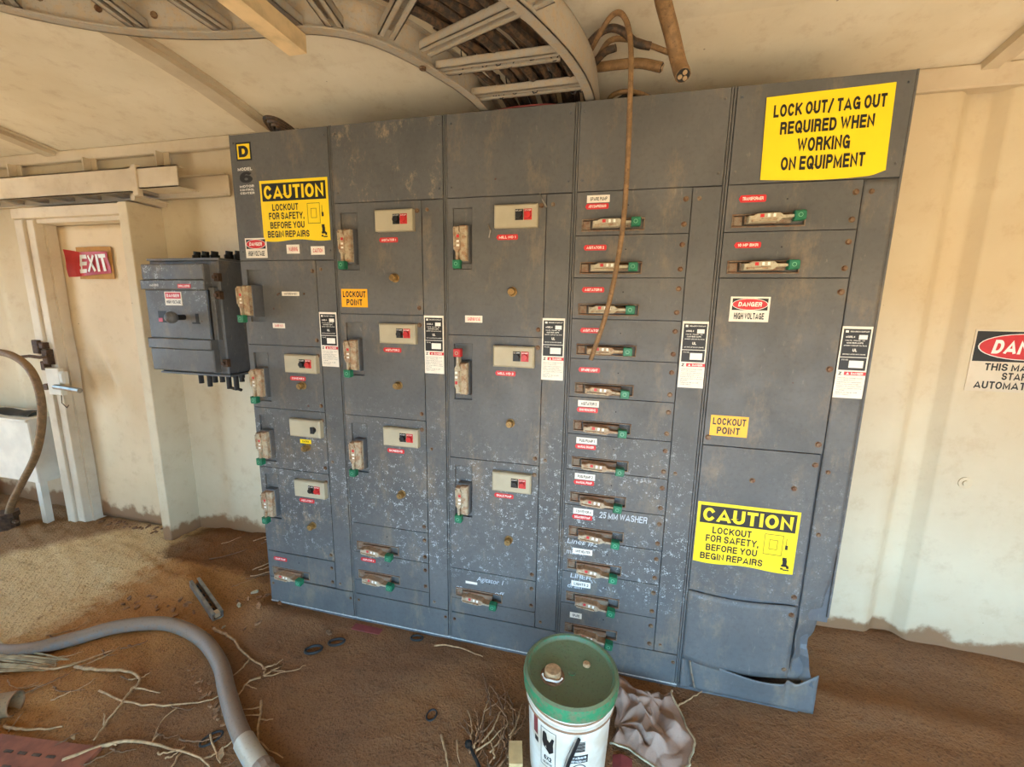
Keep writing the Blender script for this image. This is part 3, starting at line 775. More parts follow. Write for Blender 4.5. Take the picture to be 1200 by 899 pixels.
def tall_door(t, z0, z1, kz=None, st='2', tagtxt='', on=False, out=0.0, tagcol='tag_red', dx=0.0):
    hole = (1.25, 4.35, z1-10.7, z1-1.5)
    if z0 > z1-11.5: hole = (1.25, 4.35, z0+.8, z1-1.4)
    d = plate_mesh(.38, 15.88, z0+.06, z1-.06, hole).build('unit_door', 'paint', t)
    for z in (z1-1.6, z0+1.2): screw(d, 15.2, z)
    fr = MB()
    a, b, c, e = hole
    for (p, q, r_, s_) in ((a-.12, b+.12, e, e+.12), (a-.12, b+.12, c-.12, c), (b, b+.12, c, e)):
        fr.box(p*I, q*I, -0.0015, 0.001, r_*I, s_*I, .0006)
    fr.build('recess_rim', 'paint', d)
    v_handle(t, z1, on, out)
    if st: station(t, 8.2+dx, z1-1.45, int(st))
    if kz: knob(t, 11.0+dx, z1-kz)
    if tagtxt: name_tag(t, 8.3+dx+(1.2 if tagcol != 'tag_red' else 0), z1-5.95, tagtxt, tagcol, 3.4 if tagcol == 'tag_red' else 2.4)
    return d
def low_door(t, z0, z1=None, drop=0.0, clean=False, screws=True):
    z1 = z1 or z0+6
    d = plate_mesh(.38, 15.88, z0+.06, z1-.06, (1.35, 9.85, z0+.7, z0+2.12)).build('unit_door', 'paint', t)
    if screws:
        for z in (z1-1.5, z0+1.2): screw(d, 15.2, z)
    h_handle(t, z0, drop, clean)
    dn = MB().cyl((7.6*I, 0.0, (z0+4.0)*I), (0, -1, 0), .10*I, 0.001, 8).build('indicator_hole', 'dark', d)
    return d

# --- first section
s1 = section(0, 'grey electrical cabinet section with a square yellow letter emblem at its top corner')
carcass(s1, 69.0); wireway(s1, 69.0); base_panel(s1)
d = plate_mesh(.38, 15.88, 54.06, 68.94, (1.35, 4.5, 58.2, 67.5)).build('unit_door', 'paint', s1)
for z in (67.2, 55.2): screw(d, 15.2, z)
v_handle(s1, 68.9, False, 1.1)
name_tag(s1, 8.6, 63.3, 'MAIN DISCONNECT', 'tag_white', 3.6, .75); screw(d, 8.0, 63.3, r=.12, kind='rusty_screw'); screw(d, 13.2, 63.3, r=.14, kind='rusty_screw')
name_tag(s1, 6.1, 57.6, 'DANGER VOLTS', 'tag_white', 2.6, .9, 'tag_red')
tall_door(s1, 42, 54, 7.2, '2', 'CONVEYOR 3', dx=.6)
tall_door(s1, 30, 42, 7.1, '1', 'CONTROL', tagcol='yellow', dx=.6)
tall_door(s1, 12, 30, 11.0, '2', 'AGITATOR 7', dx=.6).data.materials[0] = M['paint_scuffed']
low_door(s1, 6.2, 11.9, 0.08); name_tag(s1, 1.6, 10.4, 'SUMP PUMP', wd=3.2)
tall_label(s1, 16.0, 60.2)
em = MB().box(1.5*I, 4.6*I, -0.0012, 0.0005, 85.7*I, 88.6*I).build('emblem', 'black', s1, label='yellow square letter emblem')
MB().box(1.75*I, 4.35*I, -0.0016, -0.001, 85.95*I, 88.35*I).build('emblem_field', 'yellow', em)
MB().text('D', 2.05*I, 4.05*I, 86.25*I, 88.05*I, -0.0018, .05).build('emblem_letter', 'black', em)
lt = MB().text('MODEL', 1.5*I, 4.5*I, 84.1*I, 84.6*I, -0.0006, .01).text('MOTOR', 1.6*I, 4.6*I, 81.35*I, 81.75*I, -0.0006, .01).text('CONTROL', 1.6*I, 4.6*I, 80.8*I, 81.15*I, -0.0006, .01).text('CENTER', 1.6*I, 4.6*I, 80.25*I, 80.6*I, -0.0006, .01)
lt.build('cabinet_lettering', 'white_print', s1); MB().text('6', 1.75*I, 4.45*I, 82.1*I, 83.9*I, -0.0006, .025).build('cabinet_numeral', 'black', s1)
caution_sign(s1, 5.75, 19.2, 72.35, 82.25, 'yellow caution sign about lockout before repairs')
danger_sticker(s1, 1.65, 6.2, 69.5, 72.9)
name_tag(s1, 10.3, 70.9, 'WARNING', 'tag_white', 2.6, 1.5, 'tag_red'); name_tag(s1, 15.2, 70.6, 'CAUTION', 'tag_white', 2.7, 1.4, 'tag_red')

# --- second section
s2 = section(1, 'grey electrical cabinet section with an orange lockout point sticker on its upper left door')
carcass(s2, 78.0).data.materials[0] = M['paint_scuffed']; wireway(s2, 78.0); base_panel(s2)
tall_door(s2, 60, 78, 12, '2', 'AGITATOR 1'); tall_door(s2, 42, 60, 12, '2', 'AGITATOR 2'); tall_door(s2, 21, 42, 14, '2', 'SCREENS')
low_door(s2, 15, 21, 0.1); low_door(s2, 9, 15, 0.1)
plate_mesh(.38, 15.88, 6.1, 8.94).build('filler_plate', 'paint', s2)
name_tag(s2, 21.8-20, 13.6, 'AGITATOR 4', wd=3.2)
lockout_point(s2, .7, 64.2); tall_label(s2, 16.0, 60.0)

# --- third section
s3 = section(2, 'grey electrical cabinet section with one disconnect handle raised, its tip red')
carcass(s3, 78.0); wireway(s3, 78.0); base_panel(s3)
tall_door(s3, 57, 78, 14.1, '2', 'MILL NO 1'); tall_door(s3, 36, 57, 14.1, '2', 'MILL NO 2', on=True); tall_door(s3, 15, 36, 13.9, '2', 'SHALE PUMP')
low_door(s3, 9, 15, 0.1); plate_mesh(.38, 15.88, 6.1, 8.94).build('filler_plate', 'paint', s3)
name_tag(s3, 3.2, 59.6, 'DANGER HIGH VOLTAGE', 'tag_white', 2.9, 1.1, 'tag_red'); tall_label(s3, 15.85, 60.0)
name_tag(s3, 3.1, 12.6, '', 'tag_white', 2.2, .45)
MB().text('Agitator 1', 5.2*I, 10.2*I, 12.9*I, 14.1*I, -0.0004, 0, .25).text('on', 1.3*I, 2.4*I, 10.9*I, 11.5*I, -0.0004, 0, .2).text('off', 8.6*I, 10.4*I, 11.0*I, 11.8*I, -0.0004, 0, .2).build('chalk_writing', 'chalk', s3, label='white handwriting')
# two small broken cover latches on the top door
for (x, z, a) in ((7.0, 72.8, -.4), (14.9, 76.9, .5)):
    MB().tube([(x*I, -0.003, (z+1.2)*I), ((x+.5)*I, -0.012, (z+.2)*I), ((x+.6+a)*I, -0.006, (z-.8)*I)], .003, 5).build('door_latch', 'steel', s3)

# --- fourth section
s4 = section(3, 'grey electrical cabinet section with twelve narrow breaker doors stacked one above another')
carcass(s4, 78.0); wireway(s4, 78.0); base_panel(s4)
rows = [('AIR COMPRESSOR', 'SPARE PUMP'), ('AGITATOR 2', None), ('AGITATOR 6', None), ('AGITATOR', None), ('SPARE LIGHT', None), ('SHO REQ DRIVE', 'AGITATOR 3'),
        ('MANUAL SHAKER', 'PUG PUMP 1'), ('MANUAL PUMP', 'PUG PUMP 2'), ('DEGASSER PUMP', 'CONVEYOR 4'), (None, 'UNIT HEATER'), (None, 'LIGHTS 2'), (None, 'SPARE')]
for i, (r_, w_) in enumerate(rows):
    z0 = 72-6*i
    low_door(s4, z0, None, 0.0 if i < 4 else 0.05+0.012*(i-4), i < 3)
    if r_: name_tag(s4, 1.6, z0+(4.0 if w_ else 4.3), r_, wd=3.3)
    if w_: name_tag(s4, 1.8 + (.2 if i > 8 else 0), z0+(5.0 if r_ else 3.9), w_, 'tag_white', 3.2 if i < 11 else 2.0, 1.0)
MB().text('25 MM WASHER', 5.9*I, 13.4*I, 28.3*I, 29.4*I, -0.0004, 0, .1).text('Liner #2', 1.0*I, 6.0*I, 23.0*I, 24.2*I-.004, -0.0004, 0, .2).text('matrix', 1.0*I, 3.8*I, 21.2*I, 22.1*I, -0.0004, 0, .1).text('LINER', 1.8*I, 5.2*I, 16.9*I, 17.7*I, -0.0004, 0, .1).text('drain', 1.4*I, 3.8*I, 15.0*I, 15.8*I, -0.0004, 0, .1).build('chalk_writing', 'chalk', s4, label='white handwriting')
tall_label(s4, 16.15, 60.0)

# --- fifth section, its foot crushed
s5 = section(4, 'grey electrical cabinet section with a crushed foot below the lock out tag out sign')
carcass(s5, 78.0, True)
def cover5(u, v):
    z = 7.0+70.9*v; x = 16.0+3.62*u; t_ = max(0.0, (31-z)/24.0); e = t_*t_*u
    return ((x-1.9*e+0.5*math.sin(z*.9)*e*.4)*I, 0.0+0.055*e-0.012*t_*t_*math.sin(z*1.3+u*2.5), z*I)
wc = MB().sheet(cover5, 8, 80, 0.004).build('wireway_cover', 'paint', s5, smooth=True)
for z in (76.5, 39.5, 30): screw(wc, 16.9, z, r=.27)
def base5(u, v):
    x = .38+19.4*u; z = .55+5.2*v - 1.0*v*max(0.0, u-.12)*(1-u)*2.2 + (1.6*v*max(0, u-.86)/.14 if u > .86 else 0)
    crease = 0.018*math.exp(-((x-2.2-v*-1.0)/.35)**2) + 0.02*math.exp(-((x-15.8)/.5)**2)*v - 0.022*math.exp(-((u-.55)/.3)**2)*v
    return (x*I, -0.006+crease+0.008*v*math.sin(u*7), z*I)
bp = MB().sheet(base5, 60, 10, 0.003).build('base_panel', 'paint', s5, smooth=True, label='crushed and creased foot panel')
MB().box(.04*I, 17.9*I, 0.006, 0.018, -0.022, .5*I).build('sill', 'paint_plain', s5)
MB().tube([(1.6*I, -0.002, 5.6*I), (2.0*I, -0.006, 3.5*I), (2.7*I, -0.004, .8*I)], .0035, 5).build('torn_edge', 'escutcheon', s5)
MB().sheet(lambda u, v: ((17.2+1.8*u-1.2*v)*I, 0.03-0.05*u*(1-v)+0.012*math.sin(6*v), (5.5+6.5*v)*I), 4, 6, 0.003).build('torn_flap', 'paint_plain', s5)
low_door(s5, 72, None, -0.03, True); low_door(s5, 66, None, -0.02, True)
name_tag(s5, 1.8, 76.2, 'TRANSFORMER', wd=3.3, ht=.9); name_tag(s5, 1.8, 70.3, '10 HP BKR', wd=3.3)
d = plate_mesh(.38, 15.88, 42.06, 65.94).build('unit_door', 'paint', s5)
for (x, z) in ((15.2, 64.2), (15.2, 54), (15.2, 43.4), (1.0, 43.2)): screw(d, x, z, r=.36)
d = plate_mesh(.38, 15.70, 18.3, 41.94).build('unit_door', 'paint', s5)
for (x, z) in ((15.2, 40.4), (15.0, 19.6), (13.0, 36.6), (7.5, 37.2)): screw(d, x, z, r=.33)
def bow5(u, v):
    x = .38+15.3*u; z = 5.7+12.3*v-.9*math.sin(math.pi*u)*(1-v)*(1-u*.4) - .55*v*math.sin(math.pi*min(1, u*1.1))
    return (x*I, 0.0-0.012*math.sin(math.pi*u)*v+0.014*v*v*math.sin(math.pi*u)-0.01*(1-v)*math.sin(math.pi*u), z*I)
d = MB().sheet(bow5, 24, 12, 0.004).build('unit_door', 'paint', s5, smooth=True, label='bowed lower door')
for (x, z) in ((15.0, 16.6), (15.0, 7.2)): screw(d, x, z, r=.33)
danger_sticker(s5, 2.1, 7.05, 60.1, 63.5); lockout_point(s5, 1.1, 46.6); tall_label(s5, 16.0, 59.8)
caution_sign(s5, .55, 14.35, 23.3, 33.1, 'yellow caution sign about lockout before repairs')
def lo(u, v):
    z = 78.45+9.75*v - (.35*math.sin(math.pi*u)*(1-v)**6) + (.5*u*v) + (.45*max(0, u-.9)/.1*(1-v)**8)
    return ((3.95+13.9*u+.3*(.5-v))*I, -0.0035-0.002*math.sin(4*u+v), z*I)
sg = MB().sheet(lo, 24, 14, 0.001).build('lockout_sign', 'yellow', s5, label='large yellow lock out tag out sign')
mb = MB()
for (q, a, b, c, e) in (('LOCK OUT/ TAG OUT', .065, .945, .735, .905), ('REQUIRED WHEN', .13, .87, .525, .685), ('WORKING', .28, .70, .315, .475), ('ON EQUIPMENT', .16, .83, .10, .265)):
    V, F = glyphs(q, .022, 0); xs = [p[0] for p in V]; zs = [p[1] for p in V]; pts = []
    for p in V:
        u = a+(p[0]-min(xs))/(max(xs)-min(xs))*(b-a); v = c+(p[1]-min(zs))/(max(zs)-min(zs))*(e-c)
        r_ = lo(u, v); pts.append((r_[0], r_[1]-0.0012-p[2]*0.00015, r_[2]))
    mb.add(pts, F)
mb.build('lettering', 'black', sg)
for o in s5.children:
    if o.type == 'MESH' and o.data.materials[0] is M['paint']: o.data.materials[0] = M['paint_clean']

# ================================================================== wall-mounted breaker box
def make_breaker_box():
    ox, oy, oz = -0.53, 0.49, 1.19
    t = thing('breaker_box', 'grey steel breaker box on the wall with black cable glands above and below', 'breaker box', (ox, oy, oz))
    def part(mb, n, m, par=t, l=None, sm=False):
        mb.v = [(x-ox, y-oy, z-oz) for (x, y, z) in mb.v]; return mb.build(n, m, par, label=l, smooth=sm)
    part(MB().box(-0.735, -0.285, 0.145, 0.49, 1.185, 1.775, 0.006), 'body', 'paint_plain')
    part(MB().box(-0.735, -0.265, 0.135, 0.49, 1.775, 1.786), 'flange', 'paint_plain')
    part(MB().box(-0.735, -0.265, 0.135, 0.49, 1.176, 1.186), 'flange', 'paint_plain')
    part(MB().box(-0.755, -0.335, 0.10, 0.146, 1.625, 1.675, 0.004), 'cover_band', 'paint')
    part(MB().box(-0.755, -0.335, 0.10, 0.146, 1.318, 1.372, 0.004), 'cover_band', 'paint')
    part(MB().box(-0.748, -0.34, 0.108, 0.146, 1.675, 1.755, 0.005), 'upper_cover', 'paint')
    part(MB().box(-0.752, -0.33, 0.108, 0.146, 1.198, 1.318, 0.005), 'lower_cover', 'paint')
    d = part(MB().box(-0.745, -0.34, 0.112, 0.146, 1.372, 1.625, 0.004).box(-0.333, -0.30, 0.12, 0.146, 1.372, 1.64, 0.003), 'front_plate', 'paint')
    s = part(MB().box(-0.612, -0.50, 0.1105, 0.113, 1.545, 1.615), 'danger_sticker', 'tag_white', l='red danger high voltage sticker')
    part(MB().box(-0.606, -0.506, 0.1098, 0.111, 1.58, 1.611), 'band', 'tag_red', s)
    part(MB().text('DANGER', -0.598, -0.514, 1.588, 1.603, 0.1098, .02), 'band_lettering', 'white_print', s)
    part(MB().text('HIGH VOLTAGE', -0.603, -0.509, 1.555, 1.571, 0.1105, .02), 'lettering', 'black', s)
    g = part(MB().box(-0.503, -0.419, 0.0985, 0.1005, 1.634, 1.654), 'name_tag', 'tag_red')
    part(MB().text('DRILLERS', -0.497, -0.425, 1.639, 1.649, 0.0985, .01), 'lettering', 'white_print', g)
    part(MB().text('MAIN BKR', -0.69, -0.63, 1.642, 1.654, 0.0995, .0), 'lettering', 'white_print')
    part(MB().box(-0.672, -0.618, 0.1112, 0.1125, 1.455, 1.515), 'window', 'dark'); part(MB().box(-0.672, -0.645, 0.110, 0.112, 1.458, 1.478), 'trip_flag', 'red_plastic')
    part(MB().box(-0.45, -0.40, 0.1112, 0.1125, 1.452, 1.46).box(-0.425, -0.405, 0.1112, 0.1125, 1.455, 1.505), 'slot', 'dark')
    part(MB().cyl((-0.50, 0.114, 1.485), (0.0, -1, 0), 0.014, 0.065, 12), 'operating_shaft', 'dark')
    k = MB(); n = 8
    for i in range(n):
        a0, a1 = -math.pi/2+math.pi*i/n, -math.pi/2+math.pi*(i+1)/n
        k.cyl((-0.50, 0.045+0.03*math.sin(a0), 1.485), (0, 1, 0), 0.03*math.cos(a0)+1e-4, 0.03*(math.sin(a1)-math.sin(a0)), 14, 0.03*math.cos(a1)+1e-4, False)
    part(k, 'ball_knob', 'paint_plain', sm=True)
    for z in (1.69, 1.60, 1.25):
        part(MB().box(-0.30, -0.272, 0.125, 0.15, z-0.02, z+0.02, 0.004).cyl((-0.286, 0.126, z), (0, -1, 0), 0.010, 0.014, 8), 'cover_latch', 'rust_steel')
    part(MB().box(-0.335, -0.325, 0.109, 0.146, 1.372, 1.625), 'cover_gap', 'dark')
    for x in (-0.66, -0.60, -0.535, -0.435, -0.37, -0.305):
        gl = MB().cyl((x, 0.36, 1.785), (0, 0, 1), 0.020, 0.02, 8).cyl((x, 0.36, 1.803), (0, 0, 1), 0.026, 0.024, 6).cyl((x, 0.36, 1.826), (0.1, 0, 1), 0.018, 0.022, 10)
        part(gl, 'cable_gland', 'rust_steel' if False else 'dark')
    for i, x in enumerate((-0.60, -0.54, -0.50, -0.45, -0.405, -0.355, -0.315)):
        L = (0.07, 0.085, 0.06, 0.055, 0.09, 0.095, 0.045)[i]
        gl = MB().cyl((x, 0.25, 1.178), (0, 0, -1), 0.017, 0.025, 6).cyl((x, 0.25, 1.155), (0, 0, -1), 0.013, L-0.02, 8)
        if i in (4, 5): gl.cyl((x, 0.25, 1.178-L+0.005), (1, 0, -0.2), 0.009, 0.03, 6)
        part(gl, 'cable_gland', 'dark')
    part(MB().box(-0.285, -0.24, 0.30, 0.33, 1.75, 1.80, .004).box(-0.285, -0.25, 0.30, 0.33, 1.17, 1.21, .004), 'mounting_lug', 'dark')
make_breaker_box()

# ================================================================== danger sign on the right wall
def make_wall_sign():
    t = thing('danger_sign', 'white sign with a red danger oval warning of an automatic start, on the right wall', 'sign', (3.31, WY-0.002, 1.25))
    danger = MB().box(-0.178, 0.178, -0.001, 0.0015, 0.0, 0.255).build('plate', 'cream_metal', t)
    MB().box(-0.172, 0.172, -0.0016, -0.001, 0.125, 0.248).build('band', 'black', t)
    ov = [(0.158*math.cos(q*math.pi/16), 0.187+0.051*math.sin(q*math.pi/16)) for q in range(32)]
    MB().prism([(p[0]*1.025, 0.187+(p[1]-0.187)*1.06) for p in ov], -0.0022, -0.001).build('oval_rim', 'white_print', t)
    MB().prism(ov, -0.0028, -0.001).build('oval', 'tag_red', t)
    MB().text('DANGER', -0.115, 0.122, 0.158, 0.214, -0.0030, .03, .18).build('oval_lettering', 'white_print', t)
    MB().text('THIS MACHINE', -0.125, 0.125, 0.088, 0.118, -0.0012, .015).text('STARTS', -0.062, 0.062, 0.051, 0.081, -0.0012, .015).text('AUTOMATICALLY', -0.15, 0.15, 0.012, 0.043, -0.0012, .015).build('lettering', 'black', t)
make_wall_sign()

# ================================================================== overhead ladder tray
ZT = 2.30
inner = smooth_path([(a, b, 0) for a, b in (
    (1.144, 0.46), (1.146, 0.2), (1.144, 0.02), (1.122, -0.1), (1.093, -0.188), (1.036, -0.32), (0.96, -0.434), (0.866, -0.494), (0.77, -0.515), (0.664, -0.523),
    (0.54, -0.545), (0.423, -0.575), (0.295, -0.625), (0.183, -0.692), (0.098, -0.765), (0.03, -0.86), (-0.02, -0.98), (-0.05, -1.2), (-0.055, -1.6), (-0.055, -2.3))], 4)
TW = 0.435
def normals(P):
    out = []
    for i in range(len(P)):
        d = (P[min(i+1, len(P)-1)]-P[max(i-1, 0)]).normalized(); out.append(Vector((-d.y, d.x, 0)))
    return out
inn_n = normals(inner)
def off(i, d, z): p = inner[i]+inn_n[i]*d; return Vector((p.x, p.y, z))
def make_tray():
    t = thing('cable_tray', 'galvanised ladder cable tray curving under the ceiling down to the cabinets', 'cable tray', (0, 0, 0))
    def rail(d0, sgn, name, i0=0, i1=None):
        idx = list(range(i0, i1 or len(inner))); mb = MB()
        for (da, db, za, zb) in ((0, 0.004, ZT, ZT+0.105), (0, 0.034, ZT, ZT+0.005), (0, 0.022, ZT+0.10, ZT+0.105)):
            V = []
            for i in idx:
                a, b = d0+sgn*da, d0+sgn*db
                V += [off(i, a, za), off(i, b, za), off(i, b, zb), off(i, a, zb)]
            F = []
            for k in range(len(idx)-1):
                p, q = 4*k, 4*(k+1)
                for e in range(4):
                    g = (e+1) % 4; F.append((p+e, p+g, q+g, q+e) if sgn > 0 else (p+g, p+e, q+e, q+g))
            F += [(3, 2, 1, 0), tuple(len(V)-4+e for e in range(4))]
            mb.add(V, F)
        return mb.build(name, 'galv', t)
    r = rail(0.0, 1, 'rail'); rail(TW, -1, 'rail')
    # splice plates
    # rungs: pairs of strips with a channel between
    def rung(pa, pb):
        a = Vector((pa[0], pa[1], ZT+0.012)); b = Vector((pb[0], pb[1], ZT+0.012)); d = (b-a).normalized(); s_ = Vector((-d.y, d.x, 0))
        mb = MB()
        for (u0, u1, h0, h1) in ((-0.024, -0.008, 0, 0.004), (0.008, 0.024, 0, 0.004), (-0.024, 0.024, 0.022, 0.025), (-0.024, -0.021, 0, 0.025), (0.021, 0.024, 0, 0.025)):
            V = [p+s_*u+Vector((0, 0, h)) for p in (a, b) for (u, h) in ((u0, h0), (u1, h0), (u1, h1), (u0, h1))]
            mb.add(V, [(0, 1, 2, 3), (7, 6, 5, 4), (0, 4, 5, 1), (1, 5, 6, 2), (2, 6, 7, 3), (3, 7, 4, 0)])
        mb.build('rung', 'galv', t)
    def nearest(x, y): return min(range(len(inner)), key=lambda i: (inner[i].x-x)**2+(inner[i].y-y)**2)
    for (x, y) in ((1.144, 0.25), (1.141, -0.035), (1.11, -0.225)):
        i = nearest(x, y); rung((inner[i].x+0.01, y), (inner[i].x+TW-0.03, y-0.005))
    for (a, b) in (((1.095, -0.335), (1.50, -0.49)), ((1.02, -0.43), (1.30, -0.70)), ((0.905, -0.50), (0.985, -0.90)), ((0.80, -0.525), (0.775, -0.95)), ((0.585, -0.545), (0.57, -0.97)),
                   ((0.36, -0.61), (0.46, -1.02)), ((0.13, -0.76), (0.42, -1.08))):
        rung(a, b)
    for y in (-1.1, -1.45, -1.8): rung((-0.05, y), (0.37, y))
    for i in (nearest(1.06, -0.27), nearest(0.77, -0.515)):
        p = off(i, 0.017, ZT-0.003); MB().cyl(p, (0, 0, -1), 0.011, 0.006, 8).build('splice_bolt', 'rusty_screw', t)
    for i in range(nearest(0.7, -0.52)-2, nearest(0.1, -0.76), 4):
        p = off(i, -0.002, ZT+0.055); q = inn_n[i]
        MB().cyl(p+q*0.005, q, 0.009, 0.006, 8).build('splice_bolt', 'rusty_screw', t)
make_tray()
def make_beam():
    t = MB().box(0.765, 0.770, -2.4, -0.515, 2.255, 2.297).box(0.765, 0.822, -2.4, -0.515, 2.250, 2.256).box(0.817, 0.822, -2.4, -0.515, 2.255, 2.297).box(0.772, 0.815, -2.4, -0.522, 2.275, 2.296)
    tag(t.build('support_beam', 'beam_wood'), 'cream-painted support bar carrying the cable tray under the ceiling', 'beam')
make_beam()

# cables lying in the tray
GC = 'cables lying in the overhead tray'
def cable_end(par, p, d, r):
    d = Vector(d).normalized(); mb = MB(); mb.cyl(Vector(p), d, r*0.86, 0.002, 10)
    e = mb.build('cut_end', 'dark', par)
    t1 = d.cross(Vector((0, 0, 1)) if abs(d.z) < .9 else Vector((1, 0, 0))).normalized(); t2 = d.cross(t1)
    c = MB()
    for k in range(3):
        q = 2*math.pi*k/3+0.4; c.cyl(Vector(p)+(t1*math.cos(q)+t2*math.sin(q))*r*0.42+d*0.001, d, r*0.3, 0.004, 8)
    c.build('copper_core', 'copper', par)
random.seed(3)
ncab = 17
for k in range(ncab):
    d0 = 0.075+0.325*(k/(ncab-1)); lay = k % 2
    r = random.uniform(0.0105, 0.0145) if k > 2 else 0.009
    end = 34 - (0 if k < 5 else random.randint(0, 3)) if k not in (0, 1, 2) else 17+2*k
    z = ZT+0.04+r+lay*0.030
    path = []
    for i in range(2, end):
        s_ = random.uniform(-0.002, 0.002); dd = d0+0.009*math.sin(i*0.23+k*1.7)
        path.append(off(i, min(TW-0.03, max(0.05, dd)), z+0.006*math.sin(i*.3+k)+s_))
    path[0].z -= 0.03; path[0].y = 0.44
    o = tag(MB().tube(path, r, 8).build('power_cable', 'cable', smooth='auto'), 'short thin dark cable lying along the inner rail of the overhead tray' if k < 3 else 'dusty dark power cable lying in the overhead ladder tray', 'cable', GC)
    cable_end(o, path[-1], path[-1]-path[-2], r)
    if k % 2 == 0 or k < 6:
        for (yt) in (-0.035, -0.225):
            i = min(range(len(path)), key=lambda q: abs(path[q].y-yt)); c = path[i]
            lp = [c+Vector(((r+0.004)*math.cos(a), 0.012*math.sin(a*0.5), -(r+0.026)*max(0, -math.sin(a))*1.0+(r+0.003)*max(0, math.sin(a)))) for a in [2*math.pi*j/10 for j in range(11)]]
            MB().tube([p for p in lp], 0.0022, 4, False).build('cable_tie', 'black', o)

def cable(name, pts, r, mat, label, core=True, group=None, k=6, n=10):
    p = smooth_path(pts, k); o = tag(MB().tube(p, r, n).build(name, mat, smooth='auto'), label, 'cable', group)
    if core: cable_end(o, p[-1], p[-1]-p[-2], r if not isinstance(r, list) else r[-1])
    return o
cable('hanging_cable', [(1.50, 0.12, 2.42), (1.56, 0.02, 2.455), (1.61, -0.04, 2.496), (1.64, -0.065, 2.506), (1.665, -0.08, 2.488), (1.685, -0.09, 2.44), (1.697, -0.10, 2.36), (1.702, -0.12, 2.215), (1.706, -0.12, 2.01), (1.70, -0.115, 1.80), (1.668, -0.11, 1.57), (1.617, -0.105, 1.38)],
      0.0085, 'cable_brown', 'thin brown cable hanging loose in front of the cabinets', False)
cable('cable_stub', [(1.71, -0.52, 2.585), (1.735, -0.32, 2.54), (1.775, -0.18, 2.47), (1.815, -0.10, 2.41), (1.845, -0.075, 2.335), (1.858, -0.105, 2.285)], 0.024, 'cable_brown', 'thick brown cut cable dangling beside the tray with its cores showing')
cable('cable_stub', [(1.48, 0.20, 2.47), (1.55, 0.12, 2.445), (1.60, 0.08, 2.426), (1.66, 0.05, 2.412), (1.73, 0.04, 2.403), (1.80, 0.03, 2.378)], 0.016, 'cable_brown', 'brown cut cable stub resting just over the cabinet top beside the tray')
cable('cable_stub', [(1.49, 0.06, 2.43), (1.57, 0.0, 2.478), (1.62, -0.02, 2.49), (1.665, -0.02, 2.476), (1.71, -0.01, 2.442), (1.758, 0.0, 2.432)], 0.0125, 'cable', 'dark cable stub pointing along the ceiling beside the tray', False)
cable('cable_stub', [(1.50, 0.20, 2.43), (1.57, 0.10, 2.455), (1.62, 0.05, 2.49), (1.694, 0.05, 2.485), (1.76, 0.06, 2.465), (1.87, 0.10, 2.435)], 0.009, 'cable_brown', 'thin brown cable running from the tray behind the thick cut cable', False)
cable('cable_stub', [(1.52, 0.10, 2.40), (1.60, 0.0, 2.425), (1.645, -0.02, 2.43)], 0.012, 'cable', 'short black cable stub poking out of the tray side', False)
for k in range(3):
    cable('loop_cable', [(1.60+.02*k, 0.30, 2.31), (1.63+.03*k, 0.13+.05*k, 2.345+.010*k), (1.73+.04*k, 0.12+.06*k, 2.345+.01*k), (1.85+.03*k, 0.2+.06*k, 2.30)], 0.009, 'cable' if k % 2 else 'cable_brown', 'cable looping low over the cabinet top beside the tray', False, 'cable loops over the cabinet top')
for k in range(4):
    cable('loop_cable', [(0.0+.03*k, 0.40, 2.33), (0.04+.02*k, 0.22, 2.378-.010*k), (0.09+.03*k, 0.12-.01*k, 2.392-.021*k), (0.17+.018*k, 0.10-.01*k, 2.376-.020*k), (0.235+.006*k, 0.11, 2.338-.012*k), (0.265, 0.15, 2.30)], 0.008, 'cable', 'black cable looping over the corner of the end cabinet', False, 'cable loops over the end cabinet')
for k in range(3):
    x = 1.25+0.1*k
    cable('control_wire', [(x-.06, 0.03+.012*k, 2.2905), (x+0.05, 0.015+.012*k, 2.2925), (x+0.17, 0.02+.012*k, 2.2915), (x+0.24, 0.05+.012*k, 2.2905)], 0.004, ('maroon', 'black', 'cable')[k], ('dark red', 'black', 'brown')[k]+' control wire lying along the cabinet top under the tray', False)

# ================================================================== left corner: bench and hose
def make_bench():
    t = thing('metal_bench', 'white steel box bench on legs standing left of the doorway', 'bench', (-2.6, 0.355, 0))
    MB().box(-0.6, 0.455, -0.09, 0.10, 0.30, 0.745, 0.006).build('body', 'bench_white', t)
    MB().box(-0.62, 0.47, -0.11, 0.11, 0.745, 0.762, 0.004).build('top', 'bench_white', t)
    for x in (-0.55, 0.405):
        for y in (-0.085, 0.055):
            MB().box(x, x+0.045, y, y+0.04, floor_h(x-2.6, 0.355+y)-0.01, 0.30).build('leg', 'bench_white', t)
make_bench()
tag(MB().sheet(lambda u, v: (-2.62+0.40*u, 0.30+0.12*v, 0.767+0.022*math.sin(math.pi*v)+0.006*math.sin(9*u)), 10, 6).add([], []).build('folded_belt', 'dark', smooth=True), 'black strip lying on the white bench', 'strip')
def tube_thing(name, pts, r, mat, label, cat, group=None, n=12, k=6, sm='auto'):
    return tag(MB().tube(smooth_path(pts, k), r, n).build(name, mat, smooth=sm), label, cat, group)
tube_thing('curved_hose', [(-2.45, 0.17, 1.10), (-2.25, 0.15, 1.20), (-2.05, 0.14, 1.236), (-1.90, 0.14, 1.214), (-1.783, 0.14, 1.139), (-1.737, 0.14, 0.997), (-1.77, 0.14, 0.80), (-1.90, 0.15, 0.575), (-2.09, 0.16, 0.37), (-2.24, 0.16, 0.20), (-2.33, 0.16, 0.05)],
           0.021, 'cable_brown', 'brown hose arching up in front of the white bench', 'hose')
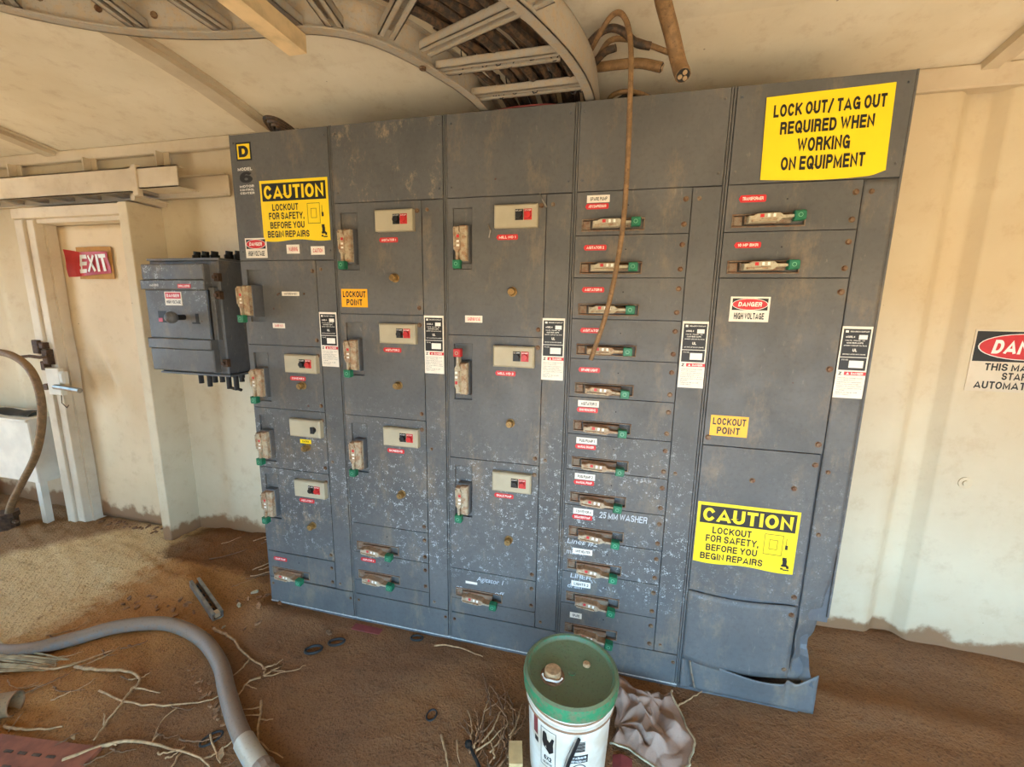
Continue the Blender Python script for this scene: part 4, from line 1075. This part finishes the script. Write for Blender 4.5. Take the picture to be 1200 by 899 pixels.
def coupling():
    h = floor_h(-2.3, 0.17)
    t = thing('pipe_coupling', 'rusty pipe coupling on the floor at the foot of the arched hose', 'coupling', (-2.33, 0.16, h))
    MB().cyl((0, 0, -0.01), (0, 0, 1), 0.055, 0.09, 14).build('body', 'rust_steel', t)
    MB().cyl((0, 0, 0.08), (0, 0, 1), 0.068, 0.03, 8).build('collar', 'rust_steel', t)
    for a in (0, 2.1, 4.2):
        MB().cyl((0.066*math.cos(a), 0.066*math.sin(a), 0.05), (math.cos(a), math.sin(a), 0), 0.012, 0.03, 6).build('bolt', 'rusty_screw', t)
coupling()

# ================================================================== things on the floor
def fl(x, y, dz=0.0): return (x, y, floor_h(x, y)+dz)
def conduit():
    pts = [(-1.35, -0.62), (-1.05, -0.61), (-0.86, -0.595), (-0.745, -0.55), (-0.655, -0.46), (-0.533, -0.37), (-0.37, -0.305), (-0.23, -0.292), (-0.06, -0.326), (0.122, -0.412), (0.257, -0.506), (0.398, -0.601), (0.50, -0.66)]
    t = thing('conduit_hose', 'thick grey flexible conduit lying in a bend across the sandy floor', 'hose', (0, 0, 0))
    P = smooth_path([fl(x, y, 0.026) for x, y in pts], 8); r = [0.012+0.018*min(1, i/28) for i in range(len(P))]
    MB().tube(P, r, 14).build('jacket', 'hose', t, smooth='auto')
    Q = smooth_path([fl(0.50, -0.66, 0.028), fl(0.56, -0.69, 0.03), fl(0.62, -0.715, 0.03)], 4)
    MB().tube(Q, 0.034, 14).build('tape_wrap', 'galv', t, smooth='auto', label='pale tape wrapped around the conduit')
    Q = smooth_path([fl(0.62, -0.715, 0.03), fl(0.74, -0.76, 0.03), fl(0.95, -0.83, 0.03), fl(1.2, -0.95, 0.03)], 6)
    rr = [0.034+0.005*(i % 2) for i in range(len(Q))]
    MB().tube(Q, rr, 14).build('corrugated_end', 'hose', t)
conduit()

def strut_bar():
    a, b = Vector(fl(-0.45, -0.045, 0.03)), Vector(fl(-0.155, -0.175, 0.018)); L = (b-a).length
    t = thing('strut_channel', 'short slotted steel strut lying on the sand by the cabinet corner', 'strut', tuple(a), math.atan2(b.y-a.y, b.x-a.x))
    sl = math.asin((b.z-a.z)/L); t.rotation_euler = (0, -sl, math.atan2(b.y-a.y, b.x-a.x))
    mb = MB(); mb.box(0, L, -0.024, -0.017, -0.014, 0.022); mb.box(0, L, 0.017, 0.024, -0.014, 0.022); mb.box(0, L, -0.017, 0.017, -0.014, -0.010)
    mb.box(0, L, -0.024, -0.010, 0.020, 0.024); mb.box(0, L, 0.010, 0.024, 0.020, 0.024)
    mb.build('channel', 'steel', t)
    MB().box(0.002, L-0.002, -0.0165, 0.0165, -0.010, -0.006).build('dark_infill', 'twig_dark', t)  # dark brown strip along the bottom of the channel
    for k in range(7): MB().box(0.02+k*L/7.2, 0.02+k*L/7.2+0.022, -0.007, 0.007, -0.006, -0.004).build('slot', 'dark', t)
    MB().box(L-0.035, L-0.004, -0.012, 0.012, -0.006, 0.016).build('end_clip', 'copper', t)
strut_bar()

def pail():
    t = thing('plastic_pail', 'white five-gallon pail with a dirty green lid standing before the cabinets', 'pail', (1.618, -0.402, -0.004))
    body = MB().lathe([(0.125, 0.0), (0.130, 0.004), (0.1405, 0.270), (0.1475, 0.272), (0.149, 0.286), (0.1425, 0.288), (0.1435, 0.312), (0.150, 0.314), (0.151, 0.330), (0.145, 0.334)], 56).build('body', 'pail_white', t, smooth='auto')
    lid = MB().lathe([(0.154, 0.322), (0.158, 0.325), (0.160, 0.352), (0.158, 0.368), (0.150, 0.374), (0.143, 0.372), (0.139, 0.360), (0.135, 0.357), (0.0, 0.356)], 56).build('lid', 'lid_green', t, smooth='auto')
    for (r_, z_) in ((0.1445, 0.279), (0.1425, 0.300)):
        MB().lathe([(r_-.001, z_-.0045), (r_+0.0012+(.0038 if z_ < .29 else 0), z_-.004), (r_+0.0012+(.0036 if z_ < .29 else 0), z_+.004), (r_-.001, z_+.0045)], 56).build('stained_groove', 'pail_stain', body)
    MB().lathe([(0.040, 0.357), (0.040, 0.361), (0.034, 0.362), (0.031, 0.360)], 24, (-0.057, -0.035, 0)).build('spout_ring', 'twig_dark', lid)
    MB().lathe([(0.028, 0.358), (0.028, 0.374), (0.024, 0.378), (0.0, 0.379)], 20, (-0.057, -0.028, 0)).build('spout_cap', 'twig', lid, smooth='auto')
    MB().tube([(-0.057+0.033*math.cos(a), -0.034+0.03*math.sin(a), 0.364+0.004*math.sin(3*a)) for a in [3.3+j*0.28 for j in range(11)]], 0.0035, 6).build('spout_bail', 'white_print', lid)
    MB().lathe([(0.012, 0.356), (0.012, 0.360), (0.0, 0.361)], 14, (0.005, -0.005, 0)).build('centre_boss', 'lid_green', lid)
    MB().lathe([(0.013, 0.356), (0.013, 0.362), (0.009, 0.366), (0.0, 0.366)], 12, (0.05, 0.04, 0)).build('vent_plug', 'twig', lid)
    def curved(mb, dr=0.0006):
        out = []
        for (u, _, z) in mb.v:
            r = 0.130+0.0105*min(1, (z-0.004)/0.266)+dr; a = -math.pi/2+u/0.137
            out.append((r*math.cos(a), r*math.sin(a), z))
        mb.v = out; return mb
    def quads(u0, u1, z0, z1): 
        m = MB(); n = max(1, int((u1-u0)/0.006))
        m.sheet(lambda a, b: (u0+(u1-u0)*a, 0, z0+(z1-z0)*b), n, 1); return m
    # printed label: a glove picture in a frame, bar code, no-entry warning, side panel
    fr = MB()
    for q in ((-0.082, -0.026, 0.246, 0.248), (-0.082, -0.026, 0.10, 0.102), (-0.082, -0.080, 0.10, 0.248), (-0.028, -0.026, 0.10, 0.248)):
        x = quads(*q); fr.add(x.v, x.f)
    curved(fr).build('label_frame', 'black', body)
    gv = MB(); g = [(-0.070, 0.178), (-0.048, 0.158), (-0.034, 0.172), (-0.036, 0.200), (-0.032, 0.222), (-0.040, 0.224), (-0.048, 0.204), (-0.056, 0.210), (-0.060, 0.232), (-0.068, 0.236), (-0.074, 0.230), (-0.076, 0.195)]
    gv.add([(p[0], 0, p[1]) for p in g], [(0, 1, 11), (1, 6, 7, 11), (1, 2, 3, 6), (3, 4, 5, 6), (7, 8, 9, 11), (9, 10, 11)]); curved(gv).build('label_picture', 'black', body)
    tx = MB().text('6X2', -0.068, -0.040, 0.128, 0.146, 0, .03).text('GEAR OIL', -0.072, -0.036, 0.112, 0.120, 0, .01); curved(tx).build('label_lettering', 'black', body)
    sp = quads(-0.118, -0.096, 0.195, 0.262); curved(sp).build('side_panel', 'maroon', body); sp = quads(-0.112, -0.094, 0.165, 0.185); curved(sp).build('side_panel', 'black', body)
    bc = MB()
    for k in range(9):
        x = quads(0.034, 0.066, 0.196+k*0.0045, 0.196+k*0.0045+(0.0028 if k % 3 else 0.0036)); bc.add(x.v, x.f)
    curved(bc).build('printed_bars', 'black', body)
    wb = quads(0.020, 0.078, 0.152, 0.182); curved(wb).build('warning_band', 'black', body)
    wt = MB().text('WARNING', 0.026, 0.072, 0.169, 0.178, 0, .02).text('KEEP CHILDREN AWAY', 0.024, 0.074, 0.156, 0.164, 0, .01); curved(wt, 0.0012).build('warning_lettering', 'white_print', body)
    rg = MB(); n = 28
    for k in range(n):
        a0, a1 = 2*math.pi*k/n, 2*math.pi*(k+1)/n
        rg.add([(0.050+r_*math.cos(a), 0, 0.122+r_*math.sin(a)) for a, r_ in ((a0, .0225), (a0, .026), (a1, .026), (a1, .0225))], [(0, 1, 2, 3)])
    rg.add([(0.034, 0, 0.136), (0.064, 0, 0.106), (0.067, 0, 0.109), (0.037, 0, 0.139)], [(0, 1, 2, 3)])
    rg.add([(0.044, 0, 0.108), (0.056, 0, 0.108), (0.058, 0, 0.124), (0.050, 0, 0.136), (0.042, 0, 0.122)], [(0, 1, 2, 3, 4)])
    curved(rg).build('warning_symbol', 'black', body)
    # bail: black grip rod lying against the side
    MB().tube([(0.045, -0.145, 0.262), (0.034, -0.147, 0.225), (0.018, -0.147, 0.17), (0.004, -0.146, 0.11), (-0.004, -0.144, 0.05)], 0.0055, 8).build('bail', 'black', t)
    MB().tube([(-0.002, -0.142, 0.12), (0.012, -0.146, 0.19), (0.03, -0.148, 0.25)], 0.0012, 4).build('bail_wire', 'steel', t)
pail()

def rag():
    cx, cy = 1.90, -0.20
    def tri(q): q = q/math.pi % 2; return abs(q-1)
    def fn(u, v):
        # a crumpled cloth: sharp overlapping folds that fan from two gathers
        a1 = math.atan2(v-.82, u-.62); a2 = math.atan2(v-.30, u-.05)
        d1 = math.hypot(u-.62, v-.82); d2 = math.hypot(u-.05, v-.30)
        e = min(1.0, min(u, 1-u, v, 1-v)*7)
        x = cx-0.135+0.27*u+0.025*math.sin(v*5.0)+0.02*mnoise.noise(Vector((u*5, v*5, 7))); y = cy-0.15+0.30*v+0.03*math.sin(u*6.0+1)+0.02*mnoise.noise(Vector((u*5, v*5, 11)))
        f1 = tri(a1*7+3*mnoise.noise(Vector((u*3, v*3, 1))))*0.060*min(1, d1*3)*max(0, 1-d1*1.1)
        f2 = tri(a2*9+2.5*mnoise.noise(Vector((u*4, v*4, 5))))*0.055*min(1, d2*3)*max(0, 1-d2*1.2)
        f3 = tri(14*u-9*v+4*mnoise.noise(Vector((u*2.5, v*2.5, 9))))*0.020
        h = 0.006+(f1+f2+f3)*(0.35+0.65*e)+0.040*math.exp(-((u-.58)**2+(v-.84)**2)/.02)+0.022*math.exp(-((u-.25)**2+(v-.5)**2)/.03)
        return (x, y, floor_h(x, y)+max(0.003, h))
    o = MB().sheet(fn, 84, 84).build('cleaning_rag', 'rag', smooth=True)
    tag(o, 'crumpled dusty pink rag on the floor beside the pail', 'rag')
    hem = [fn(i/30, 0.0) for i in range(31)]+[fn(1.0, i/30) for i in range(1, 31)]
    MB().tube([(p[0], p[1], p[2]+0.002) for p in hem], 0.004, 5).build('hem', 'husk', o)
rag()
tag(MB().prism([(0, 0), (0.075, 0.0), (0.03, 0.012)], 0.0, 0.05).build('cardboard_scrap', 'maroon', loc=fl(1.775, -0.40, 0.0)), 'dark red scrap of card poking out behind the pail by the rag', 'scrap')
wb = thing('wood_block', 'pale wooden block lying against the left side of the pail', 'block', fl(1.448, -0.475, 0.0), 0.25)
MB().box(-0.022, 0.024, -0.04, 0.04, -0.005, 0.06, 0.003).build('body', 'wood', wb)
bs = thing('black_stick', 'black rod with a rounded knob lying on the floor near the pail', 'rod', fl(1.27, -0.455, 0.01))
MB().tube([(0, 0, 0), (0.05, -0.05, 0), (0.12, -0.13, 0.0)], 0.006, 8).build('shaft', 'black', bs)
MB().lathe([(0.004, -0.008), (0.013, -0.004), (0.013, 0.006), (0.004, 0.010)], 12).build('knob', 'black', bs)

# rings and small wire litter
def ring(x, y, r, tr, rz, sq=0.6, mat='dark', label='', loop=True):
    pts = [fl(x+r*math.cos(a)*math.cos(rz)-r*sq*math.sin(a)*math.sin(rz), y+r*math.cos(a)*math.sin(rz)+r*sq*math.sin(a)*math.cos(rz), tr) for a in [2*math.pi*i/18 for i in range(19)]]
    tag(MB().tube(pts, tr, 6).build('wire_loop', mat), label, 'wire')
ring(0.43, -0.215, 0.036, 0.006, 0.6, .6, 'dark', 'black rubber loop on the floor before the first cabinet, the one farther from it')
ring(0.505, -0.150, 0.036, 0.006, 0.3, .55, 'dark', 'black rubber loop on the floor before the first cabinet, the one nearer to it')
ring(1.09, -0.375, 0.024, 0.0035, 1.5, .75, 'dark', 'small rusty wire link lying alone on the floor before the pail')
ring(0.362, -0.668, 0.035, 0.004, 0.9, .6, 'dark', 'black wire loop beside the grey conduit')
ring(0.86, -0.035, 0.028, 0.005, 0.2, .6, 'dark', 'black wire curl at the foot of the second cabinet')
tag(MB().box(-0.075, 0.075, -0.018, 0.018, 0.0, 0.006, 0.001).build('tape_scrap', 'maroon', loc=fl(0.60, -0.045, 0.0)), 'reddish strip lying at the foot of the second cabinet', 'scrap')

# a loose floor plate showing at the lower left
fp = thing('tread_plate', 'rust-red tread plate showing through the sand beside the tin sleeve', 'plate', (-0.55, -1.02, 0.0), 0.14)
MB().box(-0.55, 0.60, -0.20, 0.145, -0.02, 0.016, 0.003).build('sheet', 'rust_plate', fp)
for i in range(11):
    for j in range(3):
        MB().box(-0.1+i*0.055, -0.07+i*0.055, 0.0+j*0.045, 0.008+j*0.045, 0.015, 0.019).build('tread_bar', 'rust_steel', fp)

# twigs and roots
random.seed(21)
def twig(pts, r, label, mat='twig', group=None, br=()):
    t = thing('dry_root', label, 'twig', fl(*pts[0]), 0, group); o = Vector(t.location)
    def mk(p2, r0, nm):
        P = smooth_path([Vector(fl(x, y, r0*0.8+random.uniform(0, 0.006))) for x, y in p2], 4)
        P = [p+Vector((random.uniform(-1, 1), random.uniform(-1, 1), random.uniform(0, 1)))*0.0035 for p in P]
        n = len(P); MB().tube([p-o for p in P], [r0*(1-0.65*i/n) for i in range(n)], 6).build(nm, mat, t, smooth=True)
    mk(pts, r, 'stem')
    for b in br: mk(b, r*0.6, 'branch')
twig([(-0.121, -0.233), (-0.03, -0.25), (0.046, -0.272), (0.17, -0.33), (0.304, -0.366), (0.335, -0.405)], 0.007, 'pale root lying beside the slotted strut',
     br=([(0.20, -0.335), (0.21, -0.40), (0.20, -0.45)], [(0.30, -0.37), (0.33, -0.34), (0.34, -0.30)]))
twig([(0.335, -0.405), (0.345, -0.37), (0.365, -0.33)], 0.004, 'thin forked rootlet at the tip of the pale root', br=([(0.345, -0.37), (0.40, -0.35)], [(0.34, -0.40), (0.42, -0.34), (0.46, -0.30)]))
twig([(0.33, -0.41), (0.30, -0.45), (0.31, -0.51), (0.27, -0.53)], 0.0045, 'curved thin root between the conduit and the bare floor', br=([(0.30, -0.46), (0.36, -0.46)], [(0.31, -0.5), (0.24, -0.49)]))
twig([(0.42, -0.50), (0.47, -0.56), (0.53, -0.63), (0.66, -0.66)], 0.005, 'long thin root running down beside the taped conduit end', br=([(0.44, -0.52), (0.38, -0.55)], [(0.47, -0.56), (0.52, -0.55)], [(0.46, -0.55), (0.40, -0.58)]))
twig([(-0.47, -0.575), (-0.34, -0.57), (-0.22, -0.545), (-0.13, -0.555), (-0.11, -0.60), (-0.08, -0.66), (-0.06, -0.73), (-0.03, -0.78)], 0.007, 'bent pale root lying on the bare sand inside the conduit bend',
     br=([(-0.115, -0.59), (-0.05, -0.585), (0.0, -0.575)], [(-0.06, -0.73), (-0.10, -0.70)]))
twig([(-0.22, -0.64), (-0.05, -0.64), (0.10, -0.60), (0.20, -0.55), (0.26, -0.50)], 0.0045, 'thin root crossing the bare sand up to the conduit', br=([(0.12, -0.59), (0.12, -0.66), (0.16, -0.72)],))
twig([(-0.05, -0.86), (0.05, -0.77), (0.17, -0.735), (0.30, -0.73), (0.42, -0.74), (0.52, -0.80)], 0.0065, 'long root arching in front of the conduit bend', br=([(0.17, -0.735), (0.16, -0.70)], [(0.30, -0.73), (0.33, -0.80), (0.34, -0.85)], [(0.06, -0.77), (0.02, -0.79)]))
twig([(0.35, -0.66), (0.42, -0.70), (0.47, -0.73)], 0.004, 'short straight root touching the conduit by the black wire loop')
twig([(-0.70, -0.62), (-0.55, -0.60), (-0.47, -0.53), (-0.42, -0.46)], 0.006, 'pale root beside the fibrous husk', br=([(-0.55, -0.6), (-0.60, -0.56)],))
twig([(-0.42, -0.82), (-0.36, -0.82), (-0.27, -0.80), (-0.20, -0.775)], 0.006, 'root in front of the tin sleeve', br=([(-0.38, -0.83), (-0.42, -0.77)],))
twig([(0.96, -0.06), (1.05, -0.045), (1.14, -0.055), (1.2, -0.07)], 0.004, 'thin straw along the foot of the third cabinet')
twig([(2.02, -0.10), (2.08, -0.04), (2.13, 0.0)], 0.004, 'straight straw between the rag and the dented cabinet')
twig([(1.16, -0.44), (1.20, -0.50), (1.24, -0.56)], 0.005, 'pale straw lying by the black rod', br=([(1.22, -0.45), (1.26, -0.52)],))
G2 = 'thin twigs piled against the pail'
for k in range(44):
    x, y = random.uniform(1.27, 1.43), random.uniform(-0.52, -0.27); a = random.uniform(0.7, 2.2); L = random.uniform(0.06, 0.16)
    p = [(x+L*s_*math.cos(a+0.3*s_), y+L*s_*math.sin(a+0.3*s_)) for s_ in (0, .4, 1)]
    p = [(min(u, 1.445-0.1*max(0, v+.32)), v) for u, v in p]
    twig(p, random.uniform(0.0026, 0.0046), 'thin dry twig in the pile against the left side of the pail', random.choice(('twig', 'twig_dark', 'bark')), G2)
G3 = 'rootlets in the lower left sand'
for k in range(46):
    x, y = random.uniform(-0.75, 0.45), random.uniform(-0.88, -0.55)
    if k > 28: x, y = random.uniform(-0.85, -0.35), random.uniform(-0.72, -0.42)
    if 14 < k < 26: x, y = random.uniform(0.0, 0.55), random.uniform(-0.9, -0.76)
    a = random.uniform(-0.6, 1.0); L = random.uniform(0.06, 0.16)
    twig([(x+L*s_*math.cos(a+0.5*s_), y+L*s_*math.sin(a+0.5*s_)) for s_ in (0, .35, .7, 1)], random.uniform(0.002, 0.0038), 'thin rootlet half buried in the sand around the conduit bend', random.choice(('twig', 'twig_dark')), G3)
G4 = 'rootlets by the wall corner'
for k in range(16):
    x, y = random.uniform(-0.7, -0.02), random.uniform(0.02, 0.42); a = random.uniform(-0.2, 0.9); L = random.uniform(0.08, 0.25)
    twig([(x+L*s_*math.cos(a), y+L*s_*math.sin(a+0.4*s_)) for s_ in (0, .5, 1)], random.uniform(0.002, 0.004), 'brown rootlet in the dirt between the door post and the end cabinet', random.choice(('twig_dark', 'bark', 'twig')), G4)

# fibrous husk and tin sleeve at the left edge
hk = thing('fibrous_husk', 'pale fibrous husk lying beside the conduit at the left', 'husk', fl(-0.80, -0.64))
for k in range(22):
    y0 = -0.062+0.006*k; j = random.uniform(-.01, .01)
    MB().tube(smooth_path([(-0.22, y0*1.5+j, 0.006+0.010*random.random()), (-0.06, y0, 0.020+0.018*math.sin(k*.15)), (0.10, y0*0.75+0.03-j, 0.022+0.008*random.random()), (0.22+0.06*random.random(), y0*0.5+0.075+j, 0.006)], 5), [0.0052-0.0002*i for i in range(16)], 6).build('fibre_strand', 'husk', hk, smooth=True)
tn = thing('tin_sleeve', 'open brown tin sleeve lying half buried in the sand at the left', 'can', fl(-0.50, -0.79, 0.038), 0.5)
sl = MB(); n = 20
for (r, sg) in ((0.042, 1), (0.039, -1)):
    V = [(x, r*math.cos(2*math.pi*k/n), r*math.sin(2*math.pi*k/n)) for x in (-0.07, 0.05) for k in range(n)]
    sl.add(V, [((k, (k+1) % n, n+(k+1) % n, n+k) if sg > 0 else (n+k, n+(k+1) % n, (k+1) % n, k)) for k in range(n)])
sl.build('wall', 'cable_brown', tn, smooth=True)
MB().tube([(0.05, 0.041*math.cos(2*math.pi*k/n), 0.041*math.sin(2*math.pi*k/n)) for k in range(n+1)], 0.003, 5).build('rim', 'bark', tn)

# bark chips
GB = 'bark chips on the sand'
def chip(x, y, s, label, group, mat='bark'):
    mb = MB(); a = random.uniform(0, 3.1); n = 7
    P = [(s*(0.6+0.5*random.random())*math.cos(2*math.pi*k/n), s*0.5*(0.6+0.5*random.random())*math.sin(2*math.pi*k/n)) for k in range(n)]
    V = [(p[0], p[1], -0.002) for p in P]+[(p[0]*.9, p[1]*.9, s*0.22+random.uniform(0, s*.2)) for p in P]
    mb.add(V, [tuple(range(n, 2*n)), tuple(range(n-1, -1, -1))]+[(k, (k+1) % n, n+(k+1) % n, n+k) for k in range(n)])
    o = tag(mb.build('bark_chip', mat, loc=fl(x, y)), label, 'chip', group); o.rotation_euler = (random.uniform(-.25, .25), random.uniform(-.25, .25), a)
for k in range(16):
    chip(random.uniform(-0.75, -0.3), random.uniform(-0.24, -0.12), random.uniform(0.014, 0.028), 'small bark chip on the sand between the conduit and the strut', GB)
for k in range(14):
    chip(random.uniform(-0.22, 0.12), random.uniform(-0.09, 0.06) if k < 9 else random.uniform(-.22, -.15), random.uniform(0.014, 0.028), 'small bark chip at the corner of the end cabinet', GB+' by the cabinet', random.choice(('bark', 'husk')))
for k in range(22):
    x = random.uniform(-0.05, 0.34); chip(0.28+0.42*((x+.05)/.4)-0.30+random.uniform(-.02, .02), -0.42-0.50*(x+0.05)+random.uniform(-.03, .01), random.uniform(0.008, 0.018), 'crumb of red earth along the conduit', 'earth crumbs along the conduit')
for (x, y, s, l) in ((0.43, -0.105, 0.026, 'curled dry leaf scrap before the first cabinet'), (0.33, -0.255, 0.012, 'tiny dark clod on the bare floor before the first cabinet'), (0.44, -0.70, 0.026, 'pale flat chip beside the conduit and the black wire loop'), (-0.12, -0.79, 0.016, 'dark clod beside the bent pale root'), (0.20, -0.86, 0.03, 'grey stone among the roots in front')):
    chip(x, y, s, l, None, 'twig' if 'pale' in l else 'hose' if 'stone' in l else 'twig_dark')
for k in range(30):
    chip(random.uniform(-1.85, -1.1), random.uniform(0.36, 0.42), random.uniform(0.012, 0.022), 'dry leaf crumb swept against the foot of the door', 'leaf crumbs at the door foot', 'twig_dark')
